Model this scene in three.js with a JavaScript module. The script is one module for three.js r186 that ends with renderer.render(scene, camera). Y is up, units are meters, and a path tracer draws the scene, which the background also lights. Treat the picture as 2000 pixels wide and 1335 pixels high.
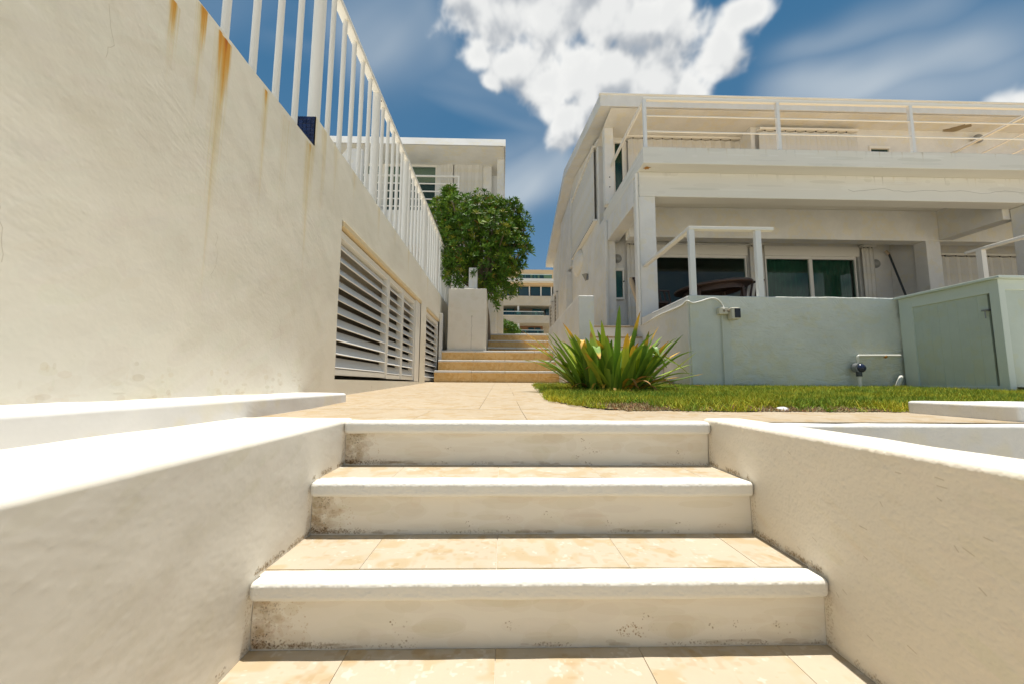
import * as THREE from 'three';
import { mergeGeometries } from 'three/addons/utils/BufferGeometryUtils.js';
import { ImprovedNoise } from 'three/addons/math/ImprovedNoise.js';

// ───────────────────────── camera, sky, sun, exposure ─────────────────────────
const scene = new THREE.Scene();
const F = 780, PW = 2000, PH = 1335;                       // focal length in photograph pixels
const camera = new THREE.PerspectiveCamera(2 * Math.atan(PH / 2 / F) * 180 / Math.PI, PW / PH, 0.05, 900);
camera.rotation.set(0.1041, -0.0243, 0.006, 'YXZ');
camera.position.set(0, 0.14, 0);
camera.updateMatrixWorld(true);
const renderer = new THREE.WebGLRenderer({ antialias: true });
renderer.toneMapping = THREE.LinearToneMapping;
renderer.toneMappingExposure = 1.58;
renderer.shadowMap.enabled = true;

const SUN = new THREE.Vector3(0.045, 1, -0.07).normalize();
const sun = new THREE.DirectionalLight(new THREE.Color().setRGB(1, 0.955, 0.875), 3.8);
sun.position.copy(SUN).multiplyScalar(60).add(new THREE.Vector3(2, 0, -10));
sun.target.position.set(2, 0, -10);
sun.castShadow = true;
sun.shadow.mapSize.set(4096, 4096);
Object.assign(sun.shadow.camera, { left: -30, right: 30, top: 45, bottom: -30, near: 1, far: 120 });
scene.add(sun, sun.target);

// photograph pixel → direction, and → point on a plane of the place
const Q = camera.quaternion.clone();
const dirOf = (px, py) => new THREE.Vector3((px - PW / 2) / F, (PH / 2 - py) / F, -1).applyQuaternion(Q);
const onZ = (px, py, Z) => { const d = dirOf(px, py); return d.multiplyScalar(-Z / d.z).add(camera.position); };
const onX = (px, py, x) => { const d = dirOf(px, py); return d.multiplyScalar(x / d.x).add(camera.position); };
const rect = (x0, y0, x1, y1, Z) => { const a = onZ(x0, (y0 + y1) / 2, Z), b = onZ(x1, (y0 + y1) / 2, Z), c = (x0 + x1) / 2; return [a.x, b.x, onZ(c, y1, Z).y, onZ(c, y0, Z).y]; };

// seeded random, noise
let seedN = 7;
const rnd = () => { seedN = (seedN + 0x6d2b79f5) | 0; let t = Math.imul(seedN ^ (seedN >>> 15), 1 | seedN); t = (t + Math.imul(t ^ (t >>> 7), 61 | t)) ^ t; return ((t ^ (t >>> 14)) >>> 0) / 4294967296; };
const rr = (a, b) => a + (b - a) * rnd();
const PN = new ImprovedNoise();
const pn = (x, y, z) => PN.noise(x, y, z);
const fbm3 = (x, y, z, o) => { let s = 0, a = 0.5, f = 1; for (let i = 0; i < o; i++) { s += a * pn(x * f + 7.3 * i, y * f + 3.1 * i, z * f + 1.7 * i); a *= 0.5; f *= 2.03; } return s; };
const sm = (a, b, x) => { const t = Math.min(1, Math.max(0, (x - a) / (b - a))); return t * t * (3 - 2 * t); };
const mix = (a, b, t) => a + (b - a) * t;

// sky: clear air that pales towards the horizon, one large heap of cumulus, thin cirrus, and cumulus thickened out of view to brighten the shade
{
  const W = 2048, H = 1024, data = new Float32Array(W * H * 4);
  const puff = [ // pixel centre and radius of the billows of the big cumulus → directions
    [930, -10, 75], [1000, 40, 85], [1080, 20, 100], [1170, 30, 110], [1250, 60, 105], [1330, 55, 85], [1400, 100, 62], [1435, 45, 52], [1455, 30, 36],
    [1010, 110, 62], [1060, 150, 70], [1130, 140, 85], [1200, 150, 80], [1290, 140, 80], [1360, 150, 60], [1050, 195, 36], [1085, 238, 42], [1120, 245, 38], [1160, 210, 60], [1250, 200, 60],
    [1340, 190, 55], [1120, -90, 160], [1300, -110, 150], [1000, -80, 110], [940, 90, 42], [965, 150, 28],
    [1955, 200, 70], [1995, 205, 80], [1925, 215, 50], [2070, 190, 110], [2170, 170, 120],
  ].map(([x, y, r]) => { const d = dirOf(x, y).normalize(), e = dirOf(x + r, y).normalize(); return [d.x, d.y, d.z, d.angleTo(e)]; });
  // bands of thin high cloud: two ends, half width, strength
  const bands = [[1470, 200, 2060, 70, 34, 0.85], [1480, 130, 1950, -20, 20, 0.42], [1560, 215, 2100, 120, 30, 0.6], [2000, 40, 2400, -40, 60, 0.5], [940, 400, 1140, 290, 48, 0.8], [860, 345, 1090, 270, 26, 0.35], [640, 110, 880, 0, 70, 0.5], [300, 60, 560, -60, 40, 0.15]].map(([x0, y0, x1, y1, w, a]) => {
    const p = dirOf(x0, y0).normalize(), q = dirOf(x1, y1).normalize(), n = p.clone().cross(q).normalize(), m = p.clone().add(q).normalize(), t = n.clone().cross(m); return [n, m, t, p.angleTo(q) / 2, w / F, a]; });
  const billow = (x, y, z, o) => { let s = 0, a = 0.5, f = 1; for (let k = 0; k < o; k++) { s += a * (1 - 2.6 * Math.abs(pn(x * f + 5.2 * k, y * f + 1.3 * k, z * f + 9.1 * k))); a *= 0.52; f *= 2.1; } return s; };
  const heap = (cx, cy, cz, o) => { // density of the heaped cloud in a direction
    const wx = fbm3(cx * 5, cy * 5, cz * 5, 2) * 0.07, wy = fbm3(cx * 5 + 9, cy * 5, cz * 5, 2) * 0.07, wz = fbm3(cx * 5, cy * 5 + 9, cz * 5, 2) * 0.07;
    let d = -1; if (cz < 0.2) for (const p of puff) { const t = 1 - Math.hypot(cx + wx - p[0], cy + wy - p[1], cz + wz - p[2]) / p[3]; if (t > d) d = t; }
    d = Math.max(d, fbm3(cx * 3.1 + 20, cy * 5 + 1, cz * 3.1 + 5, 4) * 2.4 - 0.22 - 1.9 * sm(-0.1, 0.45, -cz));  // cumulus added behind the camera as fill light for shaded walls
    if (d < -0.75) return -1;
    return d - 0.30 + 0.70 * billow(cx * 8 + 1, cy * 8, cz * 8, o) + 0.35 * fbm3(cx * 4 + 2, cy * 4, cz * 4 + 1, 3);
  };
  for (let j = 0; j < H; j++) for (let i = 0; i < W; i++) {
    const el = ((j + 0.5) / H - 0.5) * Math.PI, az = ((i + 0.5) / W - 0.5) * 2 * Math.PI;
    const cx = Math.cos(el) * Math.cos(az), cy = Math.sin(el), cz = Math.cos(el) * Math.sin(az);   // three.js equirect: u = atan2(z, x)
    const k = (j * W + i) * 4, up = Math.max(0, cy);
    const h = Math.pow(1 - up, 2.6), h2 = Math.pow(1 - up, 13);
    let r = mix(0.026, 0.15, h), g = mix(0.10, 0.248, h), b = mix(0.20, 0.36, h);
    r = mix(r, 0.50, h2 * 0.7); g = mix(g, 0.55, h2 * 0.7); b = mix(b, 0.60, h2 * 0.7);
    if (cy > -0.02) {
      const q = 1 / (cy + 0.12), sx = cx * q, sz = cz * q;
      let ci = sm(0.05, 0.8, fbm3(sx * 0.55 + 4, sz * 1.5 + 2 + sx * 0.5, 3.3, 5) * 1.5 + 0.04) * 0.5;
      for (const [n, m, t, L, w, a] of bands) { const c = cx * m.x + cy * m.y + cz * m.z; if (c < 0.5) continue; const u = cx * t.x + cy * t.y + cz * t.z, v = cx * n.x + cy * n.y + cz * n.z, e = 1 - sm(0.55, 1.15, Math.abs(u) / L); if (e <= 0) continue;
        const v2 = v + 0.05 * fbm3(u * 4 + n.x * 9, v * 6, 2, 3); ci = Math.max(ci, a * e * Math.exp(-v2 * v2 / (w * w)) * (0.85 + 0.8 * fbm3(u * 4, v * 9 + u * 2, 4, 3))); }
      ci = Math.min(0.8, Math.max(0, ci * 0.85)); r = mix(r, 0.40, ci); g = mix(g, 0.435, ci); b = mix(b, 0.46, ci);
      const d = heap(cx, cy, cz, 6), dens = sm(-0.12, 0.48, d);
      if (dens > 0) { // lit from the high sun: tops of billows bright, hollows and undersides greyer
        const e = 0.035, d1 = heap(cx + SUN.x * e, cy + SUN.y * e, cz + SUN.z * e, 4), s = sm(-0.34, 0.42, heap(cx, cy, cz, 5) - d1 + 0.03) , core = sm(0.9, 0.2, d);
        const l = mix(0.05, 1, s) * mix(0.80, 1, core), cr = mix(0.28, 0.60, l), cg = mix(0.30, 0.60, l), cb = mix(0.325, 0.585, l), a = dens * 0.98;
        r = mix(r, cr, a); g = mix(g, cg, a); b = mix(b, cb, a);
      }
    } else { r = 0.42; g = 0.40; b = 0.34; }
    data[k] = r; data[k + 1] = g; data[k + 2] = b; data[k + 3] = 1;
  }
  const t = new THREE.DataTexture(data, W, H, THREE.RGBAFormat, THREE.FloatType);
  t.mapping = THREE.EquirectangularReflectionMapping; t.magFilter = THREE.LinearFilter; t.minFilter = THREE.LinearFilter; t.needsUpdate = true;
  scene.background = t; scene.environment = t;
}

// ───────────────────────── textures and materials ─────────────────────────
const tileN = (n) => { // value-noise lattice that repeats
  const g = new Float32Array(n * n); for (let i = 0; i < n * n; i++) g[i] = rnd();
  return (u, v) => { u = (u - Math.floor(u)) * n; v = (v - Math.floor(v)) * n; const i = Math.floor(u), j = Math.floor(v), a = sm(0, 1, u - i), b = sm(0, 1, v - j), I = (i + 1) % n, J = (j + 1) % n, ii = i % n, jj = j % n;
    return mix(mix(g[jj * n + ii], g[jj * n + I], a), mix(g[J * n + ii], g[J * n + I], a), b); };
};
const mkTex = (w, h, fn, srgb, size = 1) => {
  const d = new Uint8Array(w * h * 4);
  for (let j = 0; j < h; j++) for (let i = 0; i < w; i++) { const c = fn((i + 0.5) / w, (j + 0.5) / h), k = (j * w + i) * 4; d[k] = c[0] * 255; d[k + 1] = c[1] * 255; d[k + 2] = c[2] * 255; d[k + 3] = 255; }
  const t = new THREE.DataTexture(d, w, h); t.wrapS = t.wrapT = THREE.RepeatWrapping; t.magFilter = THREE.LinearFilter; t.minFilter = THREE.LinearFilter;
  if (srgb) t.colorSpace = THREE.SRGBColorSpace; t.repeat.set(1 / size, 1 / size); t.needsUpdate = true; return t;
};
const N4 = tileN(4), N8 = tileN(8), N16 = tileN(16), N32 = tileN(32), N64 = tileN(64), N128 = tileN(128), M8 = tileN(8), M16 = tileN(16);
const fb = (u, v) => N4(u, v) * 0.35 + N8(u, v) * 0.25 + N16(u, v) * 0.18 + N32(u, v) * 0.12 + N64(u, v) * 0.1;
// hand-trowelled plaster relief: slanted float marks over a lumpy ground
const plasterBump = mkTex(1024, 1024, (u, v) => {
  const s = M8(u + v * 0, v * 2 + u), q = N16(u + (s - 0.5) * 0.1, v * 4 + u * 1 + (s - 0.5) * 0.2), q2 = N32(u, v * 4 + u);
  const pit = Math.pow(N64(u + 0.3, v), 7);
  const k = sm(0.35, 0.75, N4(u + 0.2, v)), x = 0.10 * N8(u, v) + k * (0.20 * s + 0.16 * q + 0.10 * q2) + 0.14 * N32(u, v) + 0.14 * N64(u, v) + 0.09 * N128(u, v) + 0.08 * pit; return [x, x, x];
}, false, 1.1);
const noseBump = mkTex(512, 512, (u, v) => { const x = 0.35 * N16(u, v) + 0.35 * N32(u * 1, v * 2) + 0.3 * N64(u, v); return [x, x, x]; }, false, 0.3);
const roughBump = mkTex(1024, 1024, (u, v) => { const s0 = M8(u, v * 2 + 0.2), x = 0.4 * N16(u + 0.08 * s0, v * 2) + 0.3 * N32(u, v * 3 + s0 * 0.3) + 0.2 * s0 + 0.1 * N128(u, v); return [x, x, x]; }, false, 1.3);
const fineBump = mkTex(512, 512, (u, v) => { const x = 0.5 * N16(u, v) + 0.3 * N64(u, v) + 0.2 * N128(u, v); return [x, x, x]; }, false, 0.6);
const mottle = mkTex(512, 512, (u, v) => { const x = fb(u, v), y = sm(0.55, 0.75, M8(u, v) * 0.6 + N32(u, v) * 0.4), t = 0.90 + 0.10 * x; return [t, t - 0.012 * y, t - 0.05 * y]; }, true, 1.7);
const stoneMap = mkTex(1024, 1024, (u, v) => {
  const a = fb(u, v * 1), b = sm(0.52, 0.72, M16(u * 1 + N8(u, v) * 0.1, v) * 0.55 + N32(u, v) * 0.45), c = sm(0.62, 0.8, N64(u, v) * 0.6 + M8(u, v) * 0.4), w = sm(0.7, 0.82, N32(u + 0.37, v + 0.11) * 0.6 + N128(u, v) * 0.4);
  let r = 0.90 + 0.07 * a, g = 0.845 + 0.08 * a, bl = 0.745 + 0.10 * a;
  r -= 0.03 * b; g -= 0.06 * b; bl -= 0.11 * b; r -= 0.03 * c; g -= 0.05 * c; bl -= 0.07 * c; r += 0.05 * w; g += 0.07 * w; bl += 0.10 * w;
  return [Math.min(1, r), Math.min(1, g), Math.min(1, bl)];
}, true, 0.9);
const lin = (r, g, b) => new THREE.Color().setRGB(r, g, b);
const std = (c, rough = 0.85, o = {}) => new THREE.MeshStandardMaterial({ color: c, roughness: rough, ...o });
const M = {
  plaster: std(lin(0.84, 0.80, 0.73), 0.9, { map: mottle, bumpMap: plasterBump, bumpScale: 0.0014 }),
  wallA: std(lin(0.84, 0.82, 0.785), 0.9, { map: mottle, bumpMap: plasterBump, bumpScale: 0.0016 }),
  nosing: std(lin(0.80, 0.785, 0.745), 0.85, { map: mottle, bumpMap: noseBump, bumpScale: 0.0035 }),
  house: std(lin(0.82, 0.805, 0.765), 0.85, { map: mottle, bumpMap: fineBump, bumpScale: 0.002 }),
  houseTrim: std(lin(0.82, 0.805, 0.77), 0.8, { map: mottle }),
  aqua: std(lin(0.74, 0.765, 0.69), 0.85, { map: mottle, bumpMap: roughBump, bumpScale: 0.016 }),
  aquaSmooth: std(lin(0.68, 0.72, 0.66), 0.7, { map: mottle, bumpMap: fineBump, bumpScale: 0.002 }),
  gate: std(lin(0.58, 0.65, 0.57), 0.5, { map: mottle }),
  gateFrame: std(lin(0.61, 0.67, 0.60), 0.5),
  stone: std(lin(0.555, 0.535, 0.505), 0.75, { map: stoneMap, bumpMap: fineBump, bumpScale: 0.0012 }),
  stoneRiser: std(lin(0.88, 0.68, 0.38), 0.8, { map: stoneMap }),
  path: std(lin(0.50, 0.455, 0.395), 0.8, { map: stoneMap, bumpMap: fineBump, bumpScale: 0.0015 }),
  grout: std(lin(0.52, 0.44, 0.32), 0.95),
  groutLight: std(lin(0.74, 0.67, 0.55), 0.95),
  balconyTile: std(lin(0.74, 0.58, 0.38), 0.7, { map: stoneMap }),
  floorTile: std(lin(0.27, 0.22, 0.165), 0.6, { map: stoneMap }),
  gap: std(lin(0.08, 0.065, 0.05), 1),
  paint: std(lin(0.80, 0.77, 0.70), 0.55),
  paintCool: std(lin(0.76, 0.76, 0.74), 0.5),
  slat: std(lin(0.74, 0.73, 0.70), 0.6),
  shutter: std(lin(0.74, 0.72, 0.67), 0.6, { map: mottle }),
  dark: std(lin(0.03, 0.027, 0.024), 0.9),
  room: std(lin(0.34, 0.32, 0.29), 0.9),
  mosaic: [[0.012, 0.022, 0.075], [0.010, 0.016, 0.055], [0.018, 0.032, 0.10]].map((c) => std(lin(...c), 0.22)),
  glass: new THREE.MeshPhysicalMaterial({ color: lin(0.55, 0.68, 0.64), transmission: 1, roughness: 0.02, thickness: 0, ior: 1.38 }),
  glassGreen: new THREE.MeshPhysicalMaterial({ color: lin(0.45, 0.66, 0.62), transmission: 1, roughness: 0.02, thickness: 0, ior: 1.5 }),
  concrete: std(lin(0.20, 0.18, 0.15), 0.95),  // concrete darkened to paint in the shade behind louvre slats
  curtain: std(lin(0.10, 0.30, 0.22), 0.95),
  curtainBrown: std(lin(0.30, 0.22, 0.15), 0.95),
  wood: std(lin(0.045, 0.025, 0.018), 0.45),
  cushion: std(lin(0.55, 0.43, 0.30), 0.95),
  plastic: std(lin(0.62, 0.58, 0.46), 0.5),
  blackGlass: std(lin(0.02, 0.018, 0.015), 0.12),
  brass: std(lin(0.25, 0.20, 0.13), 0.5, { metalness: 0.5 }),
  meter: std(lin(0.02, 0.03, 0.07), 0.18),
  pvc: std(lin(0.72, 0.70, 0.62), 0.45),
  steel: std(lin(0.30, 0.31, 0.32), 0.4, { metalness: 0.7 }),
  pole: std(lin(0.05, 0.06, 0.07), 0.4),
  lamp: std(lin(0.30, 0.30, 0.28), 0.35),
  farWall: std(lin(0.62, 0.55, 0.44), 0.9, { map: mottle }),
  farTan: std(lin(0.58, 0.42, 0.24), 0.9),
  farWhite: std(lin(0.78, 0.76, 0.71), 0.8),
  farBrown: std(lin(0.24, 0.13, 0.07), 0.9),
  farGlass: std(lin(0.015, 0.05, 0.065), 0.08),
  farGlass2: std(lin(0.03, 0.12, 0.15), 0.1),
  soil: std(lin(0.17, 0.14, 0.06), 1),
  sand: std(lin(0.60, 0.53, 0.41), 0.95, { map: mottle }),
  bark: std(lin(0.22, 0.17, 0.12), 0.9),
  leaf: new THREE.MeshPhysicalMaterial({ color: 0xffffff, vertexColors: true, roughness: 0.55, specularIntensity: 0.5, side: THREE.DoubleSide, transmission: 0.2, thickness: 0 }),
  strap: new THREE.MeshPhysicalMaterial({ color: 0xffffff, vertexColors: true, roughness: 0.6, specularIntensity: 0.5, side: THREE.DoubleSide, transmission: 0.28, thickness: 0 }),
  grass: std(lin(1, 1, 1), 0.8, { side: THREE.DoubleSide }),
  paper: std(lin(0.75, 0.73, 0.70), 0.9, { side: THREE.DoubleSide }),
  rust: std(lin(0.42, 0.20, 0.05), 0.95),
  peel: std(lin(0.30, 0.24, 0.15), 0.95),
};

// ───────────────────────── geometry helpers ─────────────────────────
const taken = {};
const numbered = (n) => { const k = taken[n] = (taken[n] ?? -1) + 1; return k ? n + '_' + String(k).padStart(3, '0') : n; };
function thing(name, label, category, group, pos) {
  const o = new THREE.Group(); o.name = numbered(name); o.userData = { label, category }; if (group) o.userData.group = group;
  if (pos) o.position.set(...pos); scene.add(o); return o;
}
function struct(name, geo, mat) { const m = new THREE.Mesh(geo, mat); m.name = numbered(name); m.userData.kind = 'structure'; scene.add(m); return m; }
function part(parent, name, geo, mat, label) { const m = new THREE.Mesh(geo, mat); m.name = name; if (label) m.userData.label = label; parent.add(m); return m; }

// box with rounded edges, uv in metres, and an uneven hand-made surface when amp > 0
function bx(x0, x1, y0, y1, z0, z1, o = {}) {
  if (x0 > x1) [x0, x1] = [x1, x0]; if (y0 > y1) [y0, y1] = [y1, y0]; if (z0 > z1) [z0, z1] = [z1, z0];
  const { seg = 1e9, amp = 0, freq = 5, off = null } = o;
  const lo = [x0, y0, z0], hi = [x1, y1, z1], r = Math.min(o.r ?? 0.008, (x1 - x0) * 0.49, (y1 - y0) * 0.49, (z1 - z0) * 0.49);
  const ax = [0, 1, 2].map((i) => { const a = lo[i], b = hi[i], n = Math.max(1, Math.min(200, Math.round((b - a) / seg))); const p = r > 0 ? [a, a + 0.3 * r] : [];
    for (let k = 0; k <= n; k++) p.push(a + r + (b - a - 2 * r) * k / n); if (r > 0) p.push(b - 0.3 * r, b); return p; });
  const pos = [], nor = [], uv = [], idx = [];
  const disp = (p) => amp * (0.62 * pn(p[0] * freq, p[1] * freq, p[2] * freq) + 0.38 * pn(p[0] * freq * 2.7 + 5, p[1] * freq * 2.7, p[2] * freq * 2.7));
  const u0 = off ? off[0] : 0, v0 = off ? off[1] : 0;
  for (let w = 0; w < 3; w++) for (const s of [-1, 1]) {
    const a = (w + 1) % 3, b = (w + 2) % 3, A = ax[a], B = ax[b], base = pos.length / 3;
    for (const vb of B) for (const va of A) {
      const p = [0, 0, 0]; p[w] = s > 0 ? hi[w] : lo[w]; p[a] = va; p[b] = vb;
      let n = [0, 0, 0];
      if (r > 0) { const q = p.map((c, i) => Math.min(hi[i] - r, Math.max(lo[i] + r, c))), d = p.map((c, i) => c - q[i]), L = Math.hypot(...d); n = d.map((c) => c / L); for (let i = 0; i < 3; i++) p[i] = q[i] + n[i] * r; } else n[w] = s;
      const uvp = w === 0 ? [-p[2], p[1]] : w === 1 ? [p[0], -p[2]] : [p[0], p[1]];
      if (amp) { const h = disp(p), e = 0.01, g = [0, 1, 2].map((i) => { const t = p.slice(); t[i] += e; return (disp(t) - h) / e; }), gn = g[0] * n[0] + g[1] * n[1] + g[2] * n[2];
        for (let i = 0; i < 3; i++) p[i] += n[i] * h; n = n.map((c, i) => c - (g[i] - gn * n[i])); const L = Math.hypot(...n); n = n.map((c) => c / L); }
      pos.push(...p); nor.push(...n); uv.push(uvp[0] + u0, uvp[1] + v0);
    }
    const na = A.length;
    for (let j = 0; j < B.length - 1; j++) for (let i = 0; i < na - 1; i++) { const k = base + j * na + i; if (s > 0) idx.push(k, k + 1, k + na + 1, k, k + na + 1, k + na); else idx.push(k, k + na + 1, k + 1, k, k + na, k + na + 1); }
  }
  const g = new THREE.BufferGeometry(); g.setAttribute('position', new THREE.Float32BufferAttribute(pos, 3)); g.setAttribute('normal', new THREE.Float32BufferAttribute(nor, 3)); g.setAttribute('uv', new THREE.Float32BufferAttribute(uv, 2)); g.setIndex(idx); return g;
}
const b0 = (x0, x1, y0, y1, z0, z1) => bx(x0, x1, y0, y1, z0, z1, { r: 0 });
const pl = (x0, x1, y0, y1, z0, z1, o = {}) => bx(x0, x1, y0, y1, z0, z1, { r: 0.02, seg: 0.07, amp: 0.006, ...o });
const cyl = (a, b, r, n = 12, r2 = r) => { const A = new THREE.Vector3(...a), B = new THREE.Vector3(...b), d = B.clone().sub(A), g = new THREE.CylinderGeometry(r2, r, d.length(), n, 1); g.applyQuaternion(new THREE.Quaternion().setFromUnitVectors(new THREE.Vector3(0, 1, 0), d.clone().normalize())); g.translate((A.x + B.x) / 2, (A.y + B.y) / 2, (A.z + B.z) / 2); return g; };
const tube = (pts, r, n = 40, m = 8) => new THREE.TubeGeometry(new THREE.CatmullRomCurve3(pts.map((p) => new THREE.Vector3(...p))), n, r, m);
const bar = (a, b, w, h) => { const A = new THREE.Vector3(...a), B = new THREE.Vector3(...b), L = A.distanceTo(B), g = bx(-w / 2, w / 2, -h / 2, h / 2, -L / 2, L / 2, { r: Math.min(w, h) * 0.2 }), m = new THREE.Matrix4().lookAt(B, A, new THREE.Vector3(0, 1, 0)); g.applyMatrix4(m); g.translate((A.x + B.x) / 2, (A.y + B.y) / 2, (A.z + B.z) / 2); return g; };
// polygon in (z, y) extruded along x
function side(poly, x0, x1) {
  const s = new THREE.Shape(poly.map(([z, y]) => new THREE.Vector2(-z, y))), g = new THREE.ExtrudeGeometry(s, { depth: x1 - x0, bevelEnabled: false });
  g.rotateY(Math.PI / 2); g.translate(x0, 0, 0); const p = g.attributes.position, n = g.attributes.normal, u = g.attributes.uv;
  for (let i = 0; i < p.count; i++) { if (Math.abs(n.getX(i)) > 0.5) u.setXY(i, -p.getZ(i), p.getY(i)); else u.setXY(i, p.getX(i), -p.getZ(i) + p.getY(i)); } return g;
}
const gY = (Z) => Z < 1.9 ? 0 : 0.031 * (Z - 1.9);       // the path and the lawn rise gently towards the houses
function slopedTile(x0, x1, Z0, Z1, lift, th, off) {     // paving slab lying on the slope
  const g = bx(x0, x1, -th, 0, -Z1, -Z0, { r: 0.0012, off }), p = g.attributes.position; for (let i = 0; i < p.count; i++) p.setY(i, p.getY(i) + lift + gY(-p.getZ(i))); return g;
}
function stainMap(w, h, L, H, u0, v0, draw, baseC = '#ffffff') { // canvas laid over a metre rectangle u0..u0+L, v0..v0+H
  const c = document.createElement('canvas'); c.width = w; c.height = h; const x = c.getContext('2d'); x.fillStyle = baseC; x.fillRect(0, 0, w, h);
  draw(x, (u) => (u - u0) / L * w, (v) => h - (v - v0) / H * h, w / L);
  x.fillStyle = baseC; x.fillRect(0, 0, w, 2); x.fillRect(0, h - 2, w, 2); x.fillRect(0, 0, 2, h); x.fillRect(w - 2, 0, 2, h);   // clean rim, so that the clamped edge draws no lines
  const t = new THREE.CanvasTexture(c); t.colorSpace = THREE.SRGBColorSpace; t.wrapS = t.wrapT = THREE.ClampToEdgeWrapping; t.repeat.set(1 / L, 1 / H); t.offset.set(-u0 / L, -v0 / H); return t;
}
const streak = (x, X, Y, S, u, top, len, wid, col, a, n = 60) => { // thin run of rust made of many fine threads
  for (let i = 0; i < n; i++) { const o = (rnd() + rnd() - 1) * wid, l = len * (0.25 + 0.75 * rnd()) * (1 - 0.5 * Math.abs(o) / wid), g = x.createLinearGradient(0, Y(top), 0, Y(top - l)), al = a * (0.4 + 0.6 * rnd());
    g.addColorStop(0, `rgba(${col},${al})`); g.addColorStop(0.55, `rgba(${col},${al * 0.55})`); g.addColorStop(1, `rgba(${col},0)`); x.fillStyle = g; x.fillRect(X(u + o), Y(top), Math.max(1, S * rr(0.002, 0.008)), Y(top - l) - Y(top)); } };
const blot = (x, X, Y, S, u, v, r, col, a, n) => { for (let i = 0; i < n; i++) { const t = rnd() * 6.283, q = Math.sqrt(rnd()) * r; x.fillStyle = `rgba(${col},${a * rr(0.3, 1)})`; x.beginPath(); x.ellipse(X(u + Math.cos(t) * q), Y(v + Math.sin(t) * q), S * rr(0.0006, 0.0028), S * rr(0.0006, 0.0022), rnd() * 3, 0, 6.3); x.fill(); } };


// ───────────────────────── ground, path, lower landing ─────────────────────────
struct('ground', (() => { const g = b0(-300, 300, -1.2, -0.62, -300, 300); return g; })(), M.sand);
struct('lower_terrace', b0(0.95, 9, -0.61, -0.5, -1.5, 5), M.sand);
{ // sloping bed under path and lawn, and the raised ground round the houses
  const poly = (a, z0, z1) => a;
  struct('terrace_ground', side([[-1.56, -0.6], [-1.56, -0.0045], [-1.9, -0.0045], [-7.3, gY(7.3) - 0.0045], [-7.3, -0.6]], -1.3, 9), M.groutLight);
}
const path = struct('path', (() => { const g = new THREE.BufferGeometry(); return b0(-1.27, 0.99, -0.012, -0.006, -2.1, -1.58); })(), M.gap);
{ // paving slabs
  const xs = [-1.275, -0.96, -0.35, 0.10, 0.52, 1.15, 1.78, 2.42, 3.05, 3.7, 4.4];
  for (let i = 0; i < xs.length - 1; i++) part(path, 'paving_slab', slopedTile(xs[i] + 0.0007, xs[i + 1] - 0.0007, 1.56, 2.115, 0, 0.03, [rr(0, 5), rr(0, 5)]), M.path);
  const zs = [2.127, 2.72, 3.32, 3.92, 4.52, 5.12, 5.72, 6.32, 6.92, 7.22];
  for (let r = 0; r < zs.length - 1; r++) { const xc = [-1.275, -0.72, -0.12, 0.10 + 0.38 * (r % 2), 0.55, 1.02];
    for (let i = 0; i < xc.length - 1; i++) if (!(i === 4 && r < 5)) part(path, 'paving_slab', slopedTile(xc[i] + 0.0007, xc[i + 1] - 0.0007, zs[r] + 0.0007, zs[r + 1] - 0.0007, 0, 0.03, [rr(0, 5), rr(0, 5)]), M.path); }
}

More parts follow.
